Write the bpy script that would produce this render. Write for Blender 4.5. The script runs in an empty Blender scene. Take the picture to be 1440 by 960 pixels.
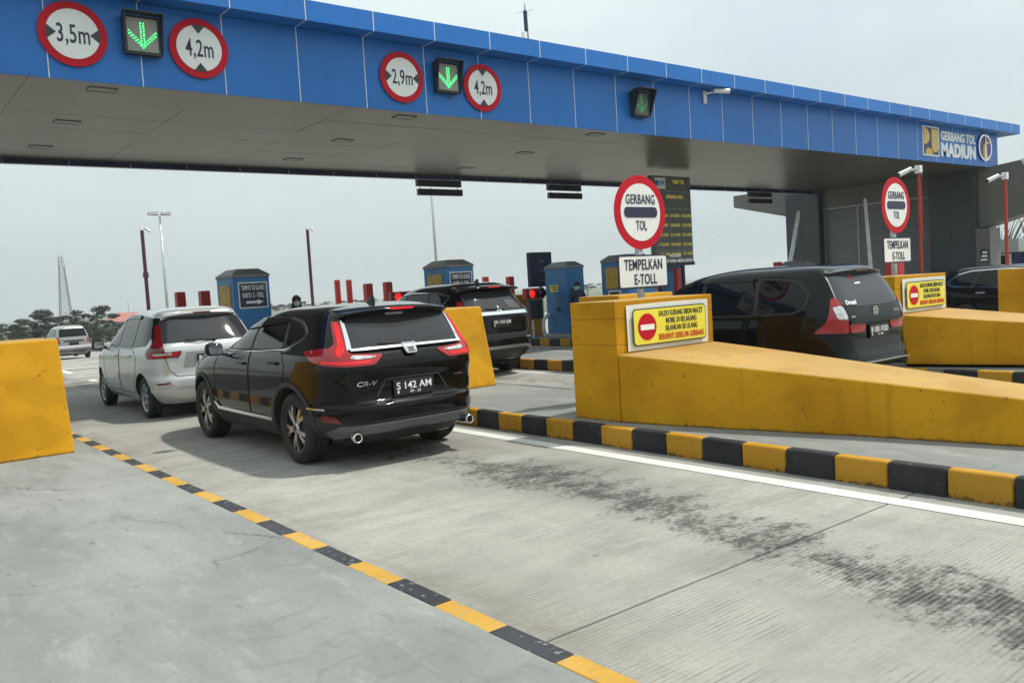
import bpy, bmesh, math, random
from math import sin, cos, pi, radians, sqrt, atan2, hypot
from mathutils import Vector, Matrix
from mathutils.bvhtree import BVHTree

random.seed(7)
scene = bpy.context.scene
COL = scene.collection

# ---------------------------------------------------------------- camera
CAM_H = 1.62
cam_data = bpy.data.cameras.new('camera')
cam_data.sensor_width = 36.0
cam_data.lens = 1188.7 / 1440.0 * 36.0
cam_data.clip_start = 0.05
cam_data.clip_end = 6000
cam = bpy.data.objects.new('camera', cam_data)
COL.objects.link(cam)
_yaw, _pitch, _roll = radians(38.2375), radians(-3.5356), radians(-3.4952)
_f = Vector((sin(_yaw)*cos(_pitch), cos(_yaw)*cos(_pitch), sin(_pitch)))
_r0 = _f.cross(Vector((0, 0, 1))).normalized()
_u0 = _r0.cross(_f)
_r = _r0*cos(_roll) + _u0*sin(_roll)
_u = -_r0*sin(_roll) + _u0*cos(_roll)
cam.matrix_world = Matrix(((_r.x, _u.x, -_f.x, 0), (_r.y, _u.y, -_f.y, 0), (_r.z, _u.z, -_f.z, CAM_H), (0, 0, 0, 1)))
scene.camera = cam

# ---------------------------------------------------------------- sky, sun, exposure
SUN = Vector((0.50, -0.27, 1.0)).normalized()
SUN_EL = math.asin(SUN.z)
SUN_AZ = atan2(SUN.x, SUN.y)
world = bpy.data.worlds.new('World')
scene.world = world
world.use_nodes = True
wn = world.node_tree
wn.nodes.clear()
w_out = wn.nodes.new('ShaderNodeOutputWorld')
w_bg = wn.nodes.new('ShaderNodeBackground')
w_sky = wn.nodes.new('ShaderNodeTexSky')
w_sky.sky_type = 'NISHITA'
w_sky.sun_disc = False
w_sky.sun_elevation = SUN_EL
w_sky.sun_rotation = SUN_AZ
w_sky.dust_density = 4.0
w_sky.air_density = 1.0
w_sky.ozone_density = 1.0
w_tc = wn.nodes.new('ShaderNodeTexCoord')
w_map = wn.nodes.new('ShaderNodeMapping')
w_map.inputs['Scale'].default_value = (1.0, 1.0, 2.6)
w_noise = wn.nodes.new('ShaderNodeTexNoise')
w_noise.inputs['Scale'].default_value = 1.7
w_noise.inputs['Detail'].default_value = 5
w_noise.inputs['Roughness'].default_value = 0.55
w_ramp = wn.nodes.new('ShaderNodeValToRGB')          # thin high cloud over the whole sky
w_ramp.color_ramp.elements[0].position = 0.34
w_ramp.color_ramp.elements[0].color = (.86, .885, .925, 1)
w_ramp.color_ramp.elements[1].position = 0.66
w_ramp.color_ramp.elements[1].color = (1.08, 1.08, 1.06, 1)
w_sep = wn.nodes.new('ShaderNodeSeparateXYZ')
wn.links.new(w_tc.outputs['Generated'], w_sep.inputs[0])
w_el = wn.nodes.new('ShaderNodeValToRGB')            # hazy air: greyer low down, brighter overhead
w_el.color_ramp.elements[0].position = 0.0
w_el.color_ramp.elements[0].color = (6.5, 7.3, 7.35, 1)
w_el.color_ramp.elements[1].position = 0.55
w_el.color_ramp.elements[1].color = (11.0, 12.5, 12.5, 1)
wn.links.new(w_sep.outputs[2], w_el.inputs['Fac'])
w_mul = wn.nodes.new('ShaderNodeMixRGB')
w_mul.blend_type = 'MULTIPLY'
w_mul.inputs['Fac'].default_value = 1.0
wn.links.new(w_el.outputs['Color'], w_mul.inputs['Color1'])
wn.links.new(w_ramp.outputs['Color'], w_mul.inputs['Color2'])
w_mix = wn.nodes.new('ShaderNodeMixRGB')
w_mix.inputs['Fac'].default_value = 0.86
wn.links.new(w_tc.outputs['Generated'], w_map.inputs['Vector'])
wn.links.new(w_map.outputs['Vector'], w_noise.inputs['Vector'])
wn.links.new(w_noise.outputs['Fac'], w_ramp.inputs['Fac'])
wn.links.new(w_sky.outputs['Color'], w_mix.inputs['Color1'])
wn.links.new(w_mul.outputs['Color'], w_mix.inputs['Color2'])
wn.links.new(w_mix.outputs['Color'], w_bg.inputs['Color'])
w_bg.inputs['Strength'].default_value = 0.1
wn.links.new(w_bg.outputs['Background'], w_out.inputs['Surface'])

sun_data = bpy.data.lights.new('sun', 'SUN')
sun_data.energy = 4.2
sun_data.angle = radians(2.4)
sun_data.color = (1.0, 0.955, 0.88)
sun = bpy.data.objects.new('sun', sun_data)
COL.objects.link(sun)
sun.rotation_euler = SUN.to_track_quat('Z', 'Y').to_euler()
sun.location = (0, 0, 50)

vs = scene.view_settings
vs.view_transform = 'Standard'
vs.look = 'None'
vs.exposure = 0.0
vs.gamma = 1.0
vs.use_curve_mapping = False
scene.render.engine = 'CYCLES'
scene.cycles.use_denoising = True
scene.cycles.max_bounces = 6
scene.cycles.glossy_bounces = 4

# ---------------------------------------------------------------- materials
def new_mat(name):
    m = bpy.data.materials.new(name)
    m.use_nodes = True
    nt = m.node_tree
    b = nt.nodes['Principled BSDF']
    return m, nt, b

def node(nt, typ, **kw):
    n = nt.nodes.new(typ)
    for k, v in kw.items():
        if k in n.inputs:
            n.inputs[k].default_value = v
        else:
            setattr(n, k, v)
    return n

def math_n(nt, op, a, b=None, clamp=False):
    n = nt.nodes.new('ShaderNodeMath')
    n.operation = op
    n.use_clamp = clamp
    for i, v in enumerate((a, b)):
        if v is None:
            continue
        if isinstance(v, (int, float)):
            n.inputs[i].default_value = v
        else:
            nt.links.new(v, n.inputs[i])
    return n.outputs[0]

def smooth_n(nt, v, lo, hi):
    n = nt.nodes.new('ShaderNodeMapRange')
    n.interpolation_type = 'SMOOTHSTEP'
    n.inputs['From Min'].default_value = lo
    n.inputs['From Max'].default_value = hi
    nt.links.new(v, n.inputs['Value'])
    return n.outputs[0]

def noise_n(nt, vec, scale, detail=4, rough=0.55, stretch=None, out='Fac'):
    if stretch:
        mp = nt.nodes.new('ShaderNodeMapping')
        mp.inputs['Scale'].default_value = stretch
        nt.links.new(vec, mp.inputs['Vector'])
        vec = mp.outputs['Vector']
    n = nt.nodes.new('ShaderNodeTexNoise')
    n.inputs['Scale'].default_value = scale
    n.inputs['Detail'].default_value = detail
    n.inputs['Roughness'].default_value = rough
    nt.links.new(vec, n.inputs['Vector'])
    return n.outputs[out]

def mix_n(nt, fac, c1, c2, blend='MIX'):
    n = nt.nodes.new('ShaderNodeMixRGB')
    n.blend_type = blend
    for i, v in ((0, fac), (1, c1), (2, c2)):
        if isinstance(v, (int, float)):
            n.inputs[i].default_value = v
        elif isinstance(v, tuple):
            n.inputs[i].default_value = (*v[:3], 1)
        else:
            nt.links.new(v, n.inputs[i])
    return n.outputs[0]

def pos_n(nt):
    g = nt.nodes.new('ShaderNodeNewGeometry')
    return g.outputs['Position']

def obj_n(nt):
    g = nt.nodes.new('ShaderNodeTexCoord')
    return g.outputs['Object']

def bump_n(nt, b, h, strength, dist=0.01):
    n = nt.nodes.new('ShaderNodeBump')
    n.inputs['Strength'].default_value = strength
    n.inputs['Distance'].default_value = dist
    nt.links.new(h, n.inputs['Height'])
    nt.links.new(n.outputs['Normal'], b.inputs['Normal'])

def mat(name, col, rough=0.5, metal=0.0, var=0.12, vscale=2.5, dirt=0.0, dirtcol=(.09, .08, .06), dscale=6.0,
        bump=0.0, bscale=60.0, coat=0.0, spec=0.5, rvar=0.1, coords='pos', drange=(.56, .72), panel=0.0, streak=0.0):
    m, nt, b = new_mat(name)
    vec = pos_n(nt) if coords == 'pos' else obj_n(nt)
    c = mix_n(nt, smooth_n(nt, noise_n(nt, vec, vscale, 5), .3, .7),
              tuple(x*(1-var) for x in col), tuple(min(1, x*(1+var)) for x in col))
    if dirt:
        d = math_n(nt, 'MULTIPLY', smooth_n(nt, noise_n(nt, vec, dscale, 6, .65), *drange), dirt)
        c = mix_n(nt, d, c, dirtcol)
    if streak:
        s_ = smooth_n(nt, noise_n(nt, vec, 4.0, 4, .6, stretch=(1.6, 1.6, .10)), .52, .78)
        c = mix_n(nt, math_n(nt, 'MULTIPLY', s_, streak), c, tuple(x*.45+.02 for x in col))
    if panel:
        oi = nt.nodes.new('ShaderNodeObjectInfo')
        k_ = math_n(nt, 'ADD', 1-panel, math_n(nt, 'MULTIPLY', oi.outputs['Random'], 2*panel))
        cb = nt.nodes.new('ShaderNodeCombineXYZ')
        for i_ in range(3):
            nt.links.new(k_, cb.inputs[i_])
        c = mix_n(nt, 1.0, c, cb.outputs[0], 'MULTIPLY')
    nt.links.new(c, b.inputs['Base Color'])
    if rvar:
        r = math_n(nt, 'ADD', math_n(nt, 'MULTIPLY', noise_n(nt, vec, vscale*3, 3), rvar), rough - rvar*.5)
        nt.links.new(r, b.inputs['Roughness'])
    else:
        b.inputs['Roughness'].default_value = rough
    b.inputs['Metallic'].default_value = metal
    b.inputs['Specular IOR Level'].default_value = spec
    if coat:
        b.inputs['Coat Weight'].default_value = coat
        b.inputs['Coat Roughness'].default_value = 0.03
        b.inputs['Coat IOR'].default_value = 1.33
    if bump:
        bump_n(nt, b, noise_n(nt, vec, bscale, 4, .6), bump)
    return m

def emis(name, col, strength):
    m, nt, b = new_mat(name)
    b.inputs['Base Color'].default_value = (*[c*.5 for c in col], 1)
    b.inputs['Emission Color'].default_value = (*col, 1)
    b.inputs['Emission Strength'].default_value = strength
    b.inputs['Roughness'].default_value = .3
    return m

M = {}

def road_material():
    m, nt, b = new_mat('grooved_concrete')
    P = pos_n(nt)
    sep = nt.nodes.new('ShaderNodeSeparateXYZ')
    nt.links.new(P, sep.inputs[0])
    X, Y = sep.outputs[0], sep.outputs[1]
    big = noise_n(nt, P, .45, 5, .6)
    mid = noise_n(nt, P, 2.2, 6, .62, stretch=(.45, 1.6, 1))
    fine = noise_n(nt, P, 24, 5, .7)
    c = mix_n(nt, smooth_n(nt, big, .3, .7), (.258, .250, .225), (.378, .367, .333))
    c = mix_n(nt, math_n(nt, 'MULTIPLY', smooth_n(nt, mid, .42, .72), .45), c, (.175, .168, .15))
    c = mix_n(nt, math_n(nt, 'MULTIPLY', smooth_n(nt, fine, .35, .75), .35), c, (.16, .155, .143))
    # tined grooves running across the lane
    jit = math_n(nt, 'MULTIPLY', noise_n(nt, P, 3.0, 2, .5, stretch=(.5, 1, 1)), .02)
    g = math_n(nt, 'SINE', math_n(nt, 'MULTIPLY', math_n(nt, 'ADD', Y, jit), 2*pi/.031))
    groove = smooth_n(nt, g, .45, .95)
    gm = math_n(nt, 'MULTIPLY', smooth_n(nt, noise_n(nt, P, 1.1, 4, .6, stretch=(1.2, .6, 1)), .36, .62),
                smooth_n(nt, noise_n(nt, P, 9, 3, .6, stretch=(.35, 2.5, 1)), .34, .62))
    ga = math_n(nt, 'MULTIPLY', groove, gm)
    c = mix_n(nt, math_n(nt, 'MULTIPLY', ga, .65), c, (.085, .082, .075))
    # oil and rubber down the middle of each lane, caught on the ridges
    wob = math_n(nt, 'MULTIPLY', math_n(nt, 'SUBTRACT', noise_n(nt, P, .8, 2, .5), .5), .5)
    ctr = math_n(nt, 'ADD', 4.05, math_n(nt, 'MULTIPLY', smooth_n(nt, Y, 1.2, 5.0), .55))
    ctr = math_n(nt, 'SUBTRACT', ctr, math_n(nt, 'MULTIPLY', smooth_n(nt, Y, 5.6, 9.0), .25))
    st_noise = noise_n(nt, P, 4.6, 12, .74, stretch=(.75, 1.15, 1))
    st_fine = noise_n(nt, P, 22, 6, .7, stretch=(.8, 1.1, 1))
    st_big = noise_n(nt, P, .75, 2, .5, stretch=(.4, 1, 1))
    boost = math_n(nt, 'ADD', math_n(nt, 'MULTIPLY', math_n(nt, 'SUBTRACT', 1.0, smooth_n(nt, math_n(nt, 'ABSOLUTE', math_n(nt, 'SUBTRACT', Y, 5.7)), .2, 1.2)), .07),
                   math_n(nt, 'MULTIPLY', math_n(nt, 'SUBTRACT', 1.0, smooth_n(nt, math_n(nt, 'ABSOLUTE', math_n(nt, 'SUBTRACT', Y, 1.7)), .3, 1.1)), .11))   # where engines idle in the queue
    total = None
    for off, wide, amt in ((0.0, .95, 1.0), (5.05, .9, .9), (10.2, .9, .8)):
        d = math_n(nt, 'ABSOLUTE', math_n(nt, 'SUBTRACT', math_n(nt, 'ADD', X, wob), math_n(nt, 'ADD', ctr, off)))
        band = math_n(nt, 'SUBTRACT', 1.0, smooth_n(nt, d, 0.0, wide))
        v = math_n(nt, 'ADD', math_n(nt, 'MULTIPLY', band, .30), math_n(nt, 'ADD', math_n(nt, 'MULTIPLY', st_noise, .80), math_n(nt, 'ADD', math_n(nt, 'MULTIPLY', st_big, .34), math_n(nt, 'MULTIPLY', st_fine, .50))))
        s = math_n(nt, 'MULTIPLY', smooth_n(nt, math_n(nt, 'ADD', v, boost), 1.02, 1.24), amt)
        soft = math_n(nt, 'MULTIPLY', math_n(nt, 'MULTIPLY', band, smooth_n(nt, math_n(nt, 'ADD', st_big, math_n(nt, 'MULTIPLY', boost, 1.6)), .40, .65)), .36)
        s = math_n(nt, 'MAXIMUM', s, soft)
        total = s if total is None else math_n(nt, 'MAXIMUM', total, s)
    total = math_n(nt, 'MULTIPLY', total, math_n(nt, 'ADD', .86, math_n(nt, 'MULTIPLY', g, .14)), clamp=True)
    c = mix_n(nt, math_n(nt, 'MULTIPLY', total, .97), c, (.020, .018, .018))
    # faint darker wheel tracks
    for off in (-.62, .78):
        d = math_n(nt, 'ABSOLUTE', math_n(nt, 'SUBTRACT', X, math_n(nt, 'ADD', 4.35+off, wob)))
        tr = math_n(nt, 'MULTIPLY', math_n(nt, 'SUBTRACT', 1.0, smooth_n(nt, d, .05, .30)), smooth_n(nt, noise_n(nt, P, 1.3, 4, .6, stretch=(2, .4, 1)), .35, .7))
        c = mix_n(nt, math_n(nt, 'MULTIPLY', tr, .28), c, (.12, .115, .105))
    # scattered drips
    drip = smooth_n(nt, noise_n(nt, P, 7.5, 3, .5, stretch=(.8, 1.4, 1)), .70, .76)
    c = mix_n(nt, math_n(nt, 'MULTIPLY', drip, .5), c, (.09, .085, .08))
    # brown wash along the left kerb foot
    dk = math_n(nt, 'SUBTRACT', 1.0, smooth_n(nt, math_n(nt, 'SUBTRACT', X, 2.1), .02, .75))
    wash = math_n(nt, 'MULTIPLY', dk, smooth_n(nt, noise_n(nt, P, 1.6, 5, .65, stretch=(1.6, .5, 1)), .36, .66))
    c = mix_n(nt, math_n(nt, 'MULTIPLY', wash, .72), c, (.105, .085, .062))
    nt.links.new(c, b.inputs['Base Color'])
    b.inputs['Roughness'].default_value = .82
    b.inputs['Specular IOR Level'].default_value = .3
    h = math_n(nt, 'SUBTRACT', math_n(nt, 'MULTIPLY', fine, .5), math_n(nt, 'MULTIPLY', ga, .8))
    bump_n(nt, b, h, .35, .004)
    return m

def island_material():
    m, nt, b = new_mat('trowelled_concrete')
    P = pos_n(nt)
    warp = noise_n(nt, P, .9, 3, .5, out='Color')
    P2 = mix_n(nt, .35, P, warp, 'ADD')
    big = noise_n(nt, P2, .8, 6, .62, stretch=(1.0, .55, 1))
    sw = noise_n(nt, P2, 3.0, 8, .70, stretch=(2.2, .6, 1))
    fine = noise_n(nt, P, 35, 6, .75)
    c = mix_n(nt, smooth_n(nt, big, .34, .68), (.178, .186, .176), (.258, .266, .250))
    c = mix_n(nt, math_n(nt, 'MULTIPLY', smooth_n(nt, sw, .52, .70), .55), c, (.31, .313, .292))
    c = mix_n(nt, math_n(nt, 'MULTIPLY', smooth_n(nt, sw, .48, .30), .45), c, (.13, .136, .128))
    c = mix_n(nt, math_n(nt, 'MULTIPLY', smooth_n(nt, fine, .45, .75), .42), c, (.13, .13, .123))
    spot = smooth_n(nt, noise_n(nt, P, 14, 2, .5, stretch=(1, .5, 1)), .70, .75)
    c = mix_n(nt, math_n(nt, 'MULTIPLY', spot, .5), c, (.085, .085, .08))
    # trowel sweeps: thin pale and dark arcs
    tw = nt.nodes.new('ShaderNodeTexWave')
    tw.wave_type = 'RINGS'
    tw.inputs['Scale'].default_value = 1.3
    tw.inputs['Distortion'].default_value = 9
    tw.inputs['Detail'].default_value = 5
    tw.inputs['Detail Scale'].default_value = 1.4
    nt.links.new(P, tw.inputs['Vector'])
    tm = math_n(nt, 'MULTIPLY', smooth_n(nt, tw.outputs['Fac'], .86, .99), smooth_n(nt, noise_n(nt, P, 1.1, 4, .6), .46, .66))
    c = mix_n(nt, math_n(nt, 'MULTIPLY', tm, .35), c, (.14, .142, .135))
    # hairline cracks
    vo = nt.nodes.new('ShaderNodeTexVoronoi')
    vo.feature = 'DISTANCE_TO_EDGE'
    vo.inputs['Scale'].default_value = .55
    P3 = mix_n(nt, .22, P, noise_n(nt, P, 2.5, 6, .65, out='Color'), 'ADD')
    nt.links.new(P3, vo.inputs['Vector'])
    ck = math_n(nt, 'MULTIPLY', math_n(nt, 'SUBTRACT', 1.0, smooth_n(nt, vo.outputs['Distance'], .0015, .006)), smooth_n(nt, noise_n(nt, P, .7, 3, .5), .50, .62))
    c = mix_n(nt, math_n(nt, 'MULTIPLY', ck, .6), c, (.07, .07, .065))
    # grit
    gt = smooth_n(nt, noise_n(nt, P, 75, 1, .5), .74, .78)
    c = mix_n(nt, math_n(nt, 'MULTIPLY', gt, .6), c, (.07, .065, .06))
    nt.links.new(c, b.inputs['Base Color'])
    b.inputs['Roughness'].default_value = .8
    b.inputs['Specular IOR Level'].default_value = .25
    bump_n(nt, b, math_n(nt, 'ADD', fine, math_n(nt, 'MULTIPLY', sw, 1.5)), .35, .004)
    return m

def paint_on_concrete(name, col, faded, chip, wearamt=.5, scale=4.0, top_dust=None, foot=None, footamt=.5, chips=(.70, .73)):
    """masonry paint with faded patches, scuffs and a few chips"""
    m, nt, b = new_mat(name)
    P = pos_n(nt)
    a = noise_n(nt, P, scale*.35, 5, .6)
    s = noise_n(nt, P, scale*3.2, 6, .7)
    sp = noise_n(nt, P, scale*9, 2, .5)
    c = mix_n(nt, smooth_n(nt, a, .32, .7), col, faded)
    c = mix_n(nt, math_n(nt, 'MULTIPLY', smooth_n(nt, s, .56, .78), wearamt), c, tuple(x*.55 for x in col))
    c = mix_n(nt, math_n(nt, 'MULTIPLY', smooth_n(nt, sp, *chips), .8), c, chip)
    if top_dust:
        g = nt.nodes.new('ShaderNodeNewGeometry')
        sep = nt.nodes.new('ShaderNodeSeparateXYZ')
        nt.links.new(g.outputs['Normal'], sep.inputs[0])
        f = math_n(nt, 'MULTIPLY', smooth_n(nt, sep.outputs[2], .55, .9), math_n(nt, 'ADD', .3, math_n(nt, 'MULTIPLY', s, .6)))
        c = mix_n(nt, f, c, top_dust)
    if foot:
        # black grime splashed and crumbled along the foot of the wall, thin rain streaks
        sp2 = nt.nodes.new('ShaderNodeSeparateXYZ')
        nt.links.new(P, sp2.inputs[0])
        low = math_n(nt, 'SUBTRACT', 1.0, smooth_n(nt, sp2.outputs[2], foot[0], foot[1]))
        gr = smooth_n(nt, math_n(nt, 'ADD', math_n(nt, 'MULTIPLY', low, .30), noise_n(nt, P, 13, 5, .7)), .70, .82)
        c = mix_n(nt, math_n(nt, 'MULTIPLY', gr, footamt), c, (.05, .04, .03))
        # tyre and bumper scuffs, long and level
        sc = smooth_n(nt, noise_n(nt, P, 6.0, 7, .72, stretch=(.35, .35, 2.4)), .66, .74)
        c = mix_n(nt, math_n(nt, 'MULTIPLY', sc, .5), c, (.11, .07, .03))
        pt = smooth_n(nt, noise_n(nt, P, 1.1, 3, .5, stretch=(1, 1, 1.6)), .52, .60)
        c = mix_n(nt, math_n(nt, 'MULTIPLY', pt, .30), c, tuple(x*.62 for x in col))
        st = smooth_n(nt, noise_n(nt, P, 5.0, 4, .6, stretch=(1.5, 1.5, .12)), .58, .80)
        c = mix_n(nt, math_n(nt, 'MULTIPLY', st, .48), c, tuple(x*.45 for x in col))
    nt.links.new(c, b.inputs['Base Color'])
    b.inputs['Specular IOR Level'].default_value = .15
    b.inputs['Roughness'].default_value = .62
    bump_n(nt, b, noise_n(nt, P, 45, 5, .65), .22, .006)
    return m

M['road'] = road_material()
M['island'] = island_material()
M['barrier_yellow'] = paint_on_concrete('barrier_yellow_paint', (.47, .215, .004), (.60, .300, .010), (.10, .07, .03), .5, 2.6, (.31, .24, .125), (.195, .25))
M['kerb_yellow'] = paint_on_concrete('kerb_yellow_paint', (.40, .200, .014), (.47, .245, .030), (.12, .10, .08), .75, 4.0, None, (.0, .07), .8)
M['kerb_black'] = paint_on_concrete('kerb_black_paint', (.022, .023, .027), (.038, .038, .042), (.2, .2, .19), .3, 4.0, None, (.0, .06), .3)
M['kerb_yellow_worn'] = paint_on_concrete('worn_kerb_yellow_paint', (.42, .235, .035), (.50, .30, .075), (.24, .235, .21), .6, 3.0, None, None, .5, (.60, .68))
M['kerb_black_worn'] = paint_on_concrete('worn_kerb_black_paint', (.032, .033, .038), (.055, .056, .062), (.20, .205, .195), .3, 3.0, None, None, .5, (.62, .70))
M['white_line'] = paint_on_concrete('road_line_paint', (.60, .61, .575), (.52, .52, .48), (.25, .25, .23), .45, 5.0)
M['grass'] = mat('dry_grass_ground', (.085, .10, .045), .9, var=.45, vscale=.12, dirt=.6, dirtcol=(.16, .13, .08), dscale=.05, bump=.2, bscale=3)
M['acp_blue'] = mat('blue_composite_panel', (.013, .148, .49), .35, 0, var=.05, vscale=.4, dirt=.10, dirtcol=(.09, .15, .24), dscale=1.0, rvar=.10, spec=.38, panel=.045, streak=.30)
M['acp_navy'] = mat('navy_trim', (.012, .025, .10), .4, var=.1)
M['joint_white'] = mat('white_sealant', (.72, .75, .76), .6, var=.08, vscale=6)
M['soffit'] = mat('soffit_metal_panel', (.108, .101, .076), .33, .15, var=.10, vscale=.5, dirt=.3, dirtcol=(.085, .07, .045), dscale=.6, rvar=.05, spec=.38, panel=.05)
M['dark_gap'] = mat('shadow_gap_backing', (.03, .03, .03), .9, var=.05, rvar=0)
M['roof_grey'] = mat('metal_roofing', (.35, .36, .37), .5, .3)
M['sign_white'] = mat('sign_white_sheeting', (.78, .79, .77), .38, var=.03, dirt=.1, dirtcol=(.5, .48, .42))
M['sign_red'] = mat('sign_red_sheeting', (.50, .006, .02), .5, var=.06, spec=.2)
M['sign_navy'] = mat('sign_navy_ink', (.018, .02, .055), .4, var=.05)
M['sign_black'] = mat('sign_black_ink', (.03, .035, .04), .4, var=.05)
M['sign_yellow'] = mat('banner_yellow', (.80, .70, .06), .45, var=.04)
M['banner_white'] = mat('banner_white', (.76, .75, .66), .5, var=.04, dirt=.12, dirtcol=(.45, .42, .36))
M['ink_red'] = mat('banner_red_ink', (.55, .03, .02), .45, var=.05)
M['white_letter'] = mat('white_letter', (.82, .83, .82), .4, var=.02)
M['gold'] = mat('logo_gold', (.62, .42, .10), .35, .2, var=.05)
M['logo_violet'] = mat('logo_violet', (.07, .03, .16), .4, var=.05)
M['steel'] = mat('galvanised_steel', (.45, .46, .47), .45, .6, var=.15, vscale=6)
M['grey_paint'] = mat('grey_paint', (.33, .34, .35), .5, .1, var=.08)
M['black_box'] = mat('black_housing', (.018, .02, .022), .45, var=.1)
M['led_face'] = mat('led_face_grey', (.10, .115, .10), .5, var=.08)
M['signal_face'] = mat('signal_face_grey', (.26, .27, .235), .5, var=.08)
M['led_green'] = emis('green_led', (.05, 1.0, .25), 2.2)
M['led_green_dim'] = emis('green_led_side', (.05, .8, .22), .22)
M['led_yellow'] = emis('yellow_led', (.65, .55, .08), .32)
M['led_white'] = emis('white_led', (.7, .75, .8), .4)
M['lamp_red_lit'] = emis('lit_red_lens', (1.0, .02, .015), 1.0)
M['lamp_off'] = mat('dark_lens', (.02, .02, .02), .25)
M['post_red'] = mat('red_post_paint', (.45, .022, .018), .45, var=.12, vscale=5, dirt=.25)
M['pole_red'] = mat('red_pole_paint', (.42, .035, .02), .45, var=.1, vscale=5, dirt=.15)
M['pole_maroon'] = mat('maroon_pole_paint', (.05, .008, .022), .5, var=.1)
M['kiosk_blue'] = mat('kiosk_blue_paint', (.020, .175, .42), .42, var=.07, vscale=2, dirt=.12)
M['kiosk_yellow'] = mat('kiosk_yellow_panel', (.50, .30, .03), .5, var=.2, vscale=9, dirt=.3)
M['kiosk_roof'] = mat('kiosk_roof_grey', (.20, .205, .21), .55, var=.1)
M['frame_silver'] = mat('silver_frame', (.55, .56, .56), .35, .7)
M['screen'] = mat('dark_screen', (.02, .022, .025), .12, var=.1)
M['clad_grey'] = mat('grey_granite_cladding', (.030, .037, .045), .32, var=.10, vscale=1.2, dirt=.1, rvar=.1)
M['clad_light'] = mat('light_cladding', (.125, .123, .108), .45, var=.07, vscale=1)
M['tower_grey'] = mat('weathered_tower_steel', (.10, .105, .11), .6, .3)
M['grout'] = mat('pale_grout', (.20, .21, .22), .8)
M['shutter'] = mat('roller_shutter', (.21, .22, .225), .42, .3, var=.07)
M['white_plastic'] = mat('white_plastic', (.72, .73, .72), .4, var=.03)
M['boom'] = mat('boom_arm_paint', (.78, .80, .80), .4, var=.12, vscale=5)
M['leaf_a'] = mat('foliage_dark', (.016, .032, .014), .75, var=.5, vscale=.7)
M['leaf_b'] = mat('foliage_mid', (.028, .048, .020), .75, var=.5, vscale=.7)
M['leaf_c'] = mat('foliage_spiky', (.05, .09, .045), .6, var=.4, vscale=2)
M['bark'] = mat('bark', (.09, .07, .05), .9, var=.3, vscale=4)
M['roof_tile'] = mat('red_roof', (.33, .12, .09), .7, var=.15)
M['wall_white'] = mat('white_render', (.62, .60, .56), .7, var=.1)
M['skin'] = mat('skin', (.34, .19, .12), .55, var=.05)
M['cloth_black'] = mat('black_cloth', (.016, .016, .02), .85, var=.1)
M['cloth_blue'] = mat('navy_uniform', (.03, .04, .09), .85, var=.1)
M['mask_green'] = mat('face_mask', (.42, .60, .52), .8, var=.05)
M['eye_dark'] = mat('eye_dark', (.015, .012, .01), .3)
# cars
M['paint_black'] = mat('black_car_paint', (.003, .0032, .004), .30, var=.1, coat=1.0, coords='obj', rvar=0, spec=.03)
M['paint_charcoal'] = mat('charcoal_car_paint', (.006, .007, .0085), .30, var=.1, coat=1.0, coords='obj', rvar=0, spec=.03)
M['paint_white'] = mat('white_car_paint', (.53, .545, .54), .34, .45, var=.02, coat=1.0, coords='obj', rvar=0)
M['paint_silver'] = mat('silver_car_paint', (.33, .34, .32), .36, .55, var=.02, coat=.8, coords='obj', rvar=0)
M['glass'] = mat('tinted_glass', (.006, .007, .009), .03, var=.05, coords='obj', rvar=0, spec=.26)
M['glass_smoke'] = mat('smoked_rear_glass', (.030, .031, .036), .06, var=.05, coords='obj', rvar=0, spec=.42)
M['glass_grey'] = mat('grey_rear_glass', (.040, .042, .047), .07, var=.05, coords='obj', rvar=0, spec=.42)
M['glass_dusty'] = mat('dusty_tinted_glass', (.010, .011, .013), .16, var=.05, coords='obj', rvar=.05, spec=.22)
M['chrome'] = mat('chrome', (.78, .79, .80), .10, 1.0, var=.02, rvar=0, coords='obj')
M['plastic'] = mat('black_trim_plastic', (.014, .014, .015), .55, var=.1, coords='obj')
M['satin'] = mat('satin_silver_trim', (.34, .35, .36), .32, .6, var=.05, coords='obj')
M['skid'] = mat('dark_silver_skid', (.13, .135, .14), .34, .5, var=.05, coords='obj')
M['tail_red'] = mat('red_lens', (.30, .002, .006), .10, var=.12, vscale=14, coat=1.0, coords='obj', rvar=0)
M['tail_dark'] = mat('dark_red_lens', (.12, .004, .008), .12, var=.1, vscale=14, coat=1.0, coords='obj', rvar=0)
M['tail_lit'] = emis('lit_tail_lens', (1.0, .012, .012), .34)
M['tail_clear'] = mat('clear_lens', (.50, .51, .52), .12, .2, var=.35, vscale=30, coat=1.0, coords='obj', rvar=0)
M['seam'] = mat('panel_gap', (.006, .006, .006), .8, coords='obj', rvar=0)
M['rubber'] = mat('tyre_rubber', (.014, .014, .015), .8, var=.2, coords='obj')
M['alloy'] = mat('machined_alloy', (.50, .50, .49), .28, .9, var=.05, coords='obj')
M['alloy_dark'] = mat('dark_alloy', (.03, .03, .032), .4, .5, coords='obj')
M['alloy_silver'] = mat('silver_alloy', (.36, .37, .38), .35, .8, coords='obj')
M['plate_black'] = mat('number_plate_black', (.012, .012, .014), .35, coords='obj')
M['underbody'] = mat('underbody', (.010, .010, .010), .9, coords='obj')

M['paint_charcoal'].node_tree.nodes['Principled BSDF'].inputs['Coat Roughness'].default_value = .07

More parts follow.
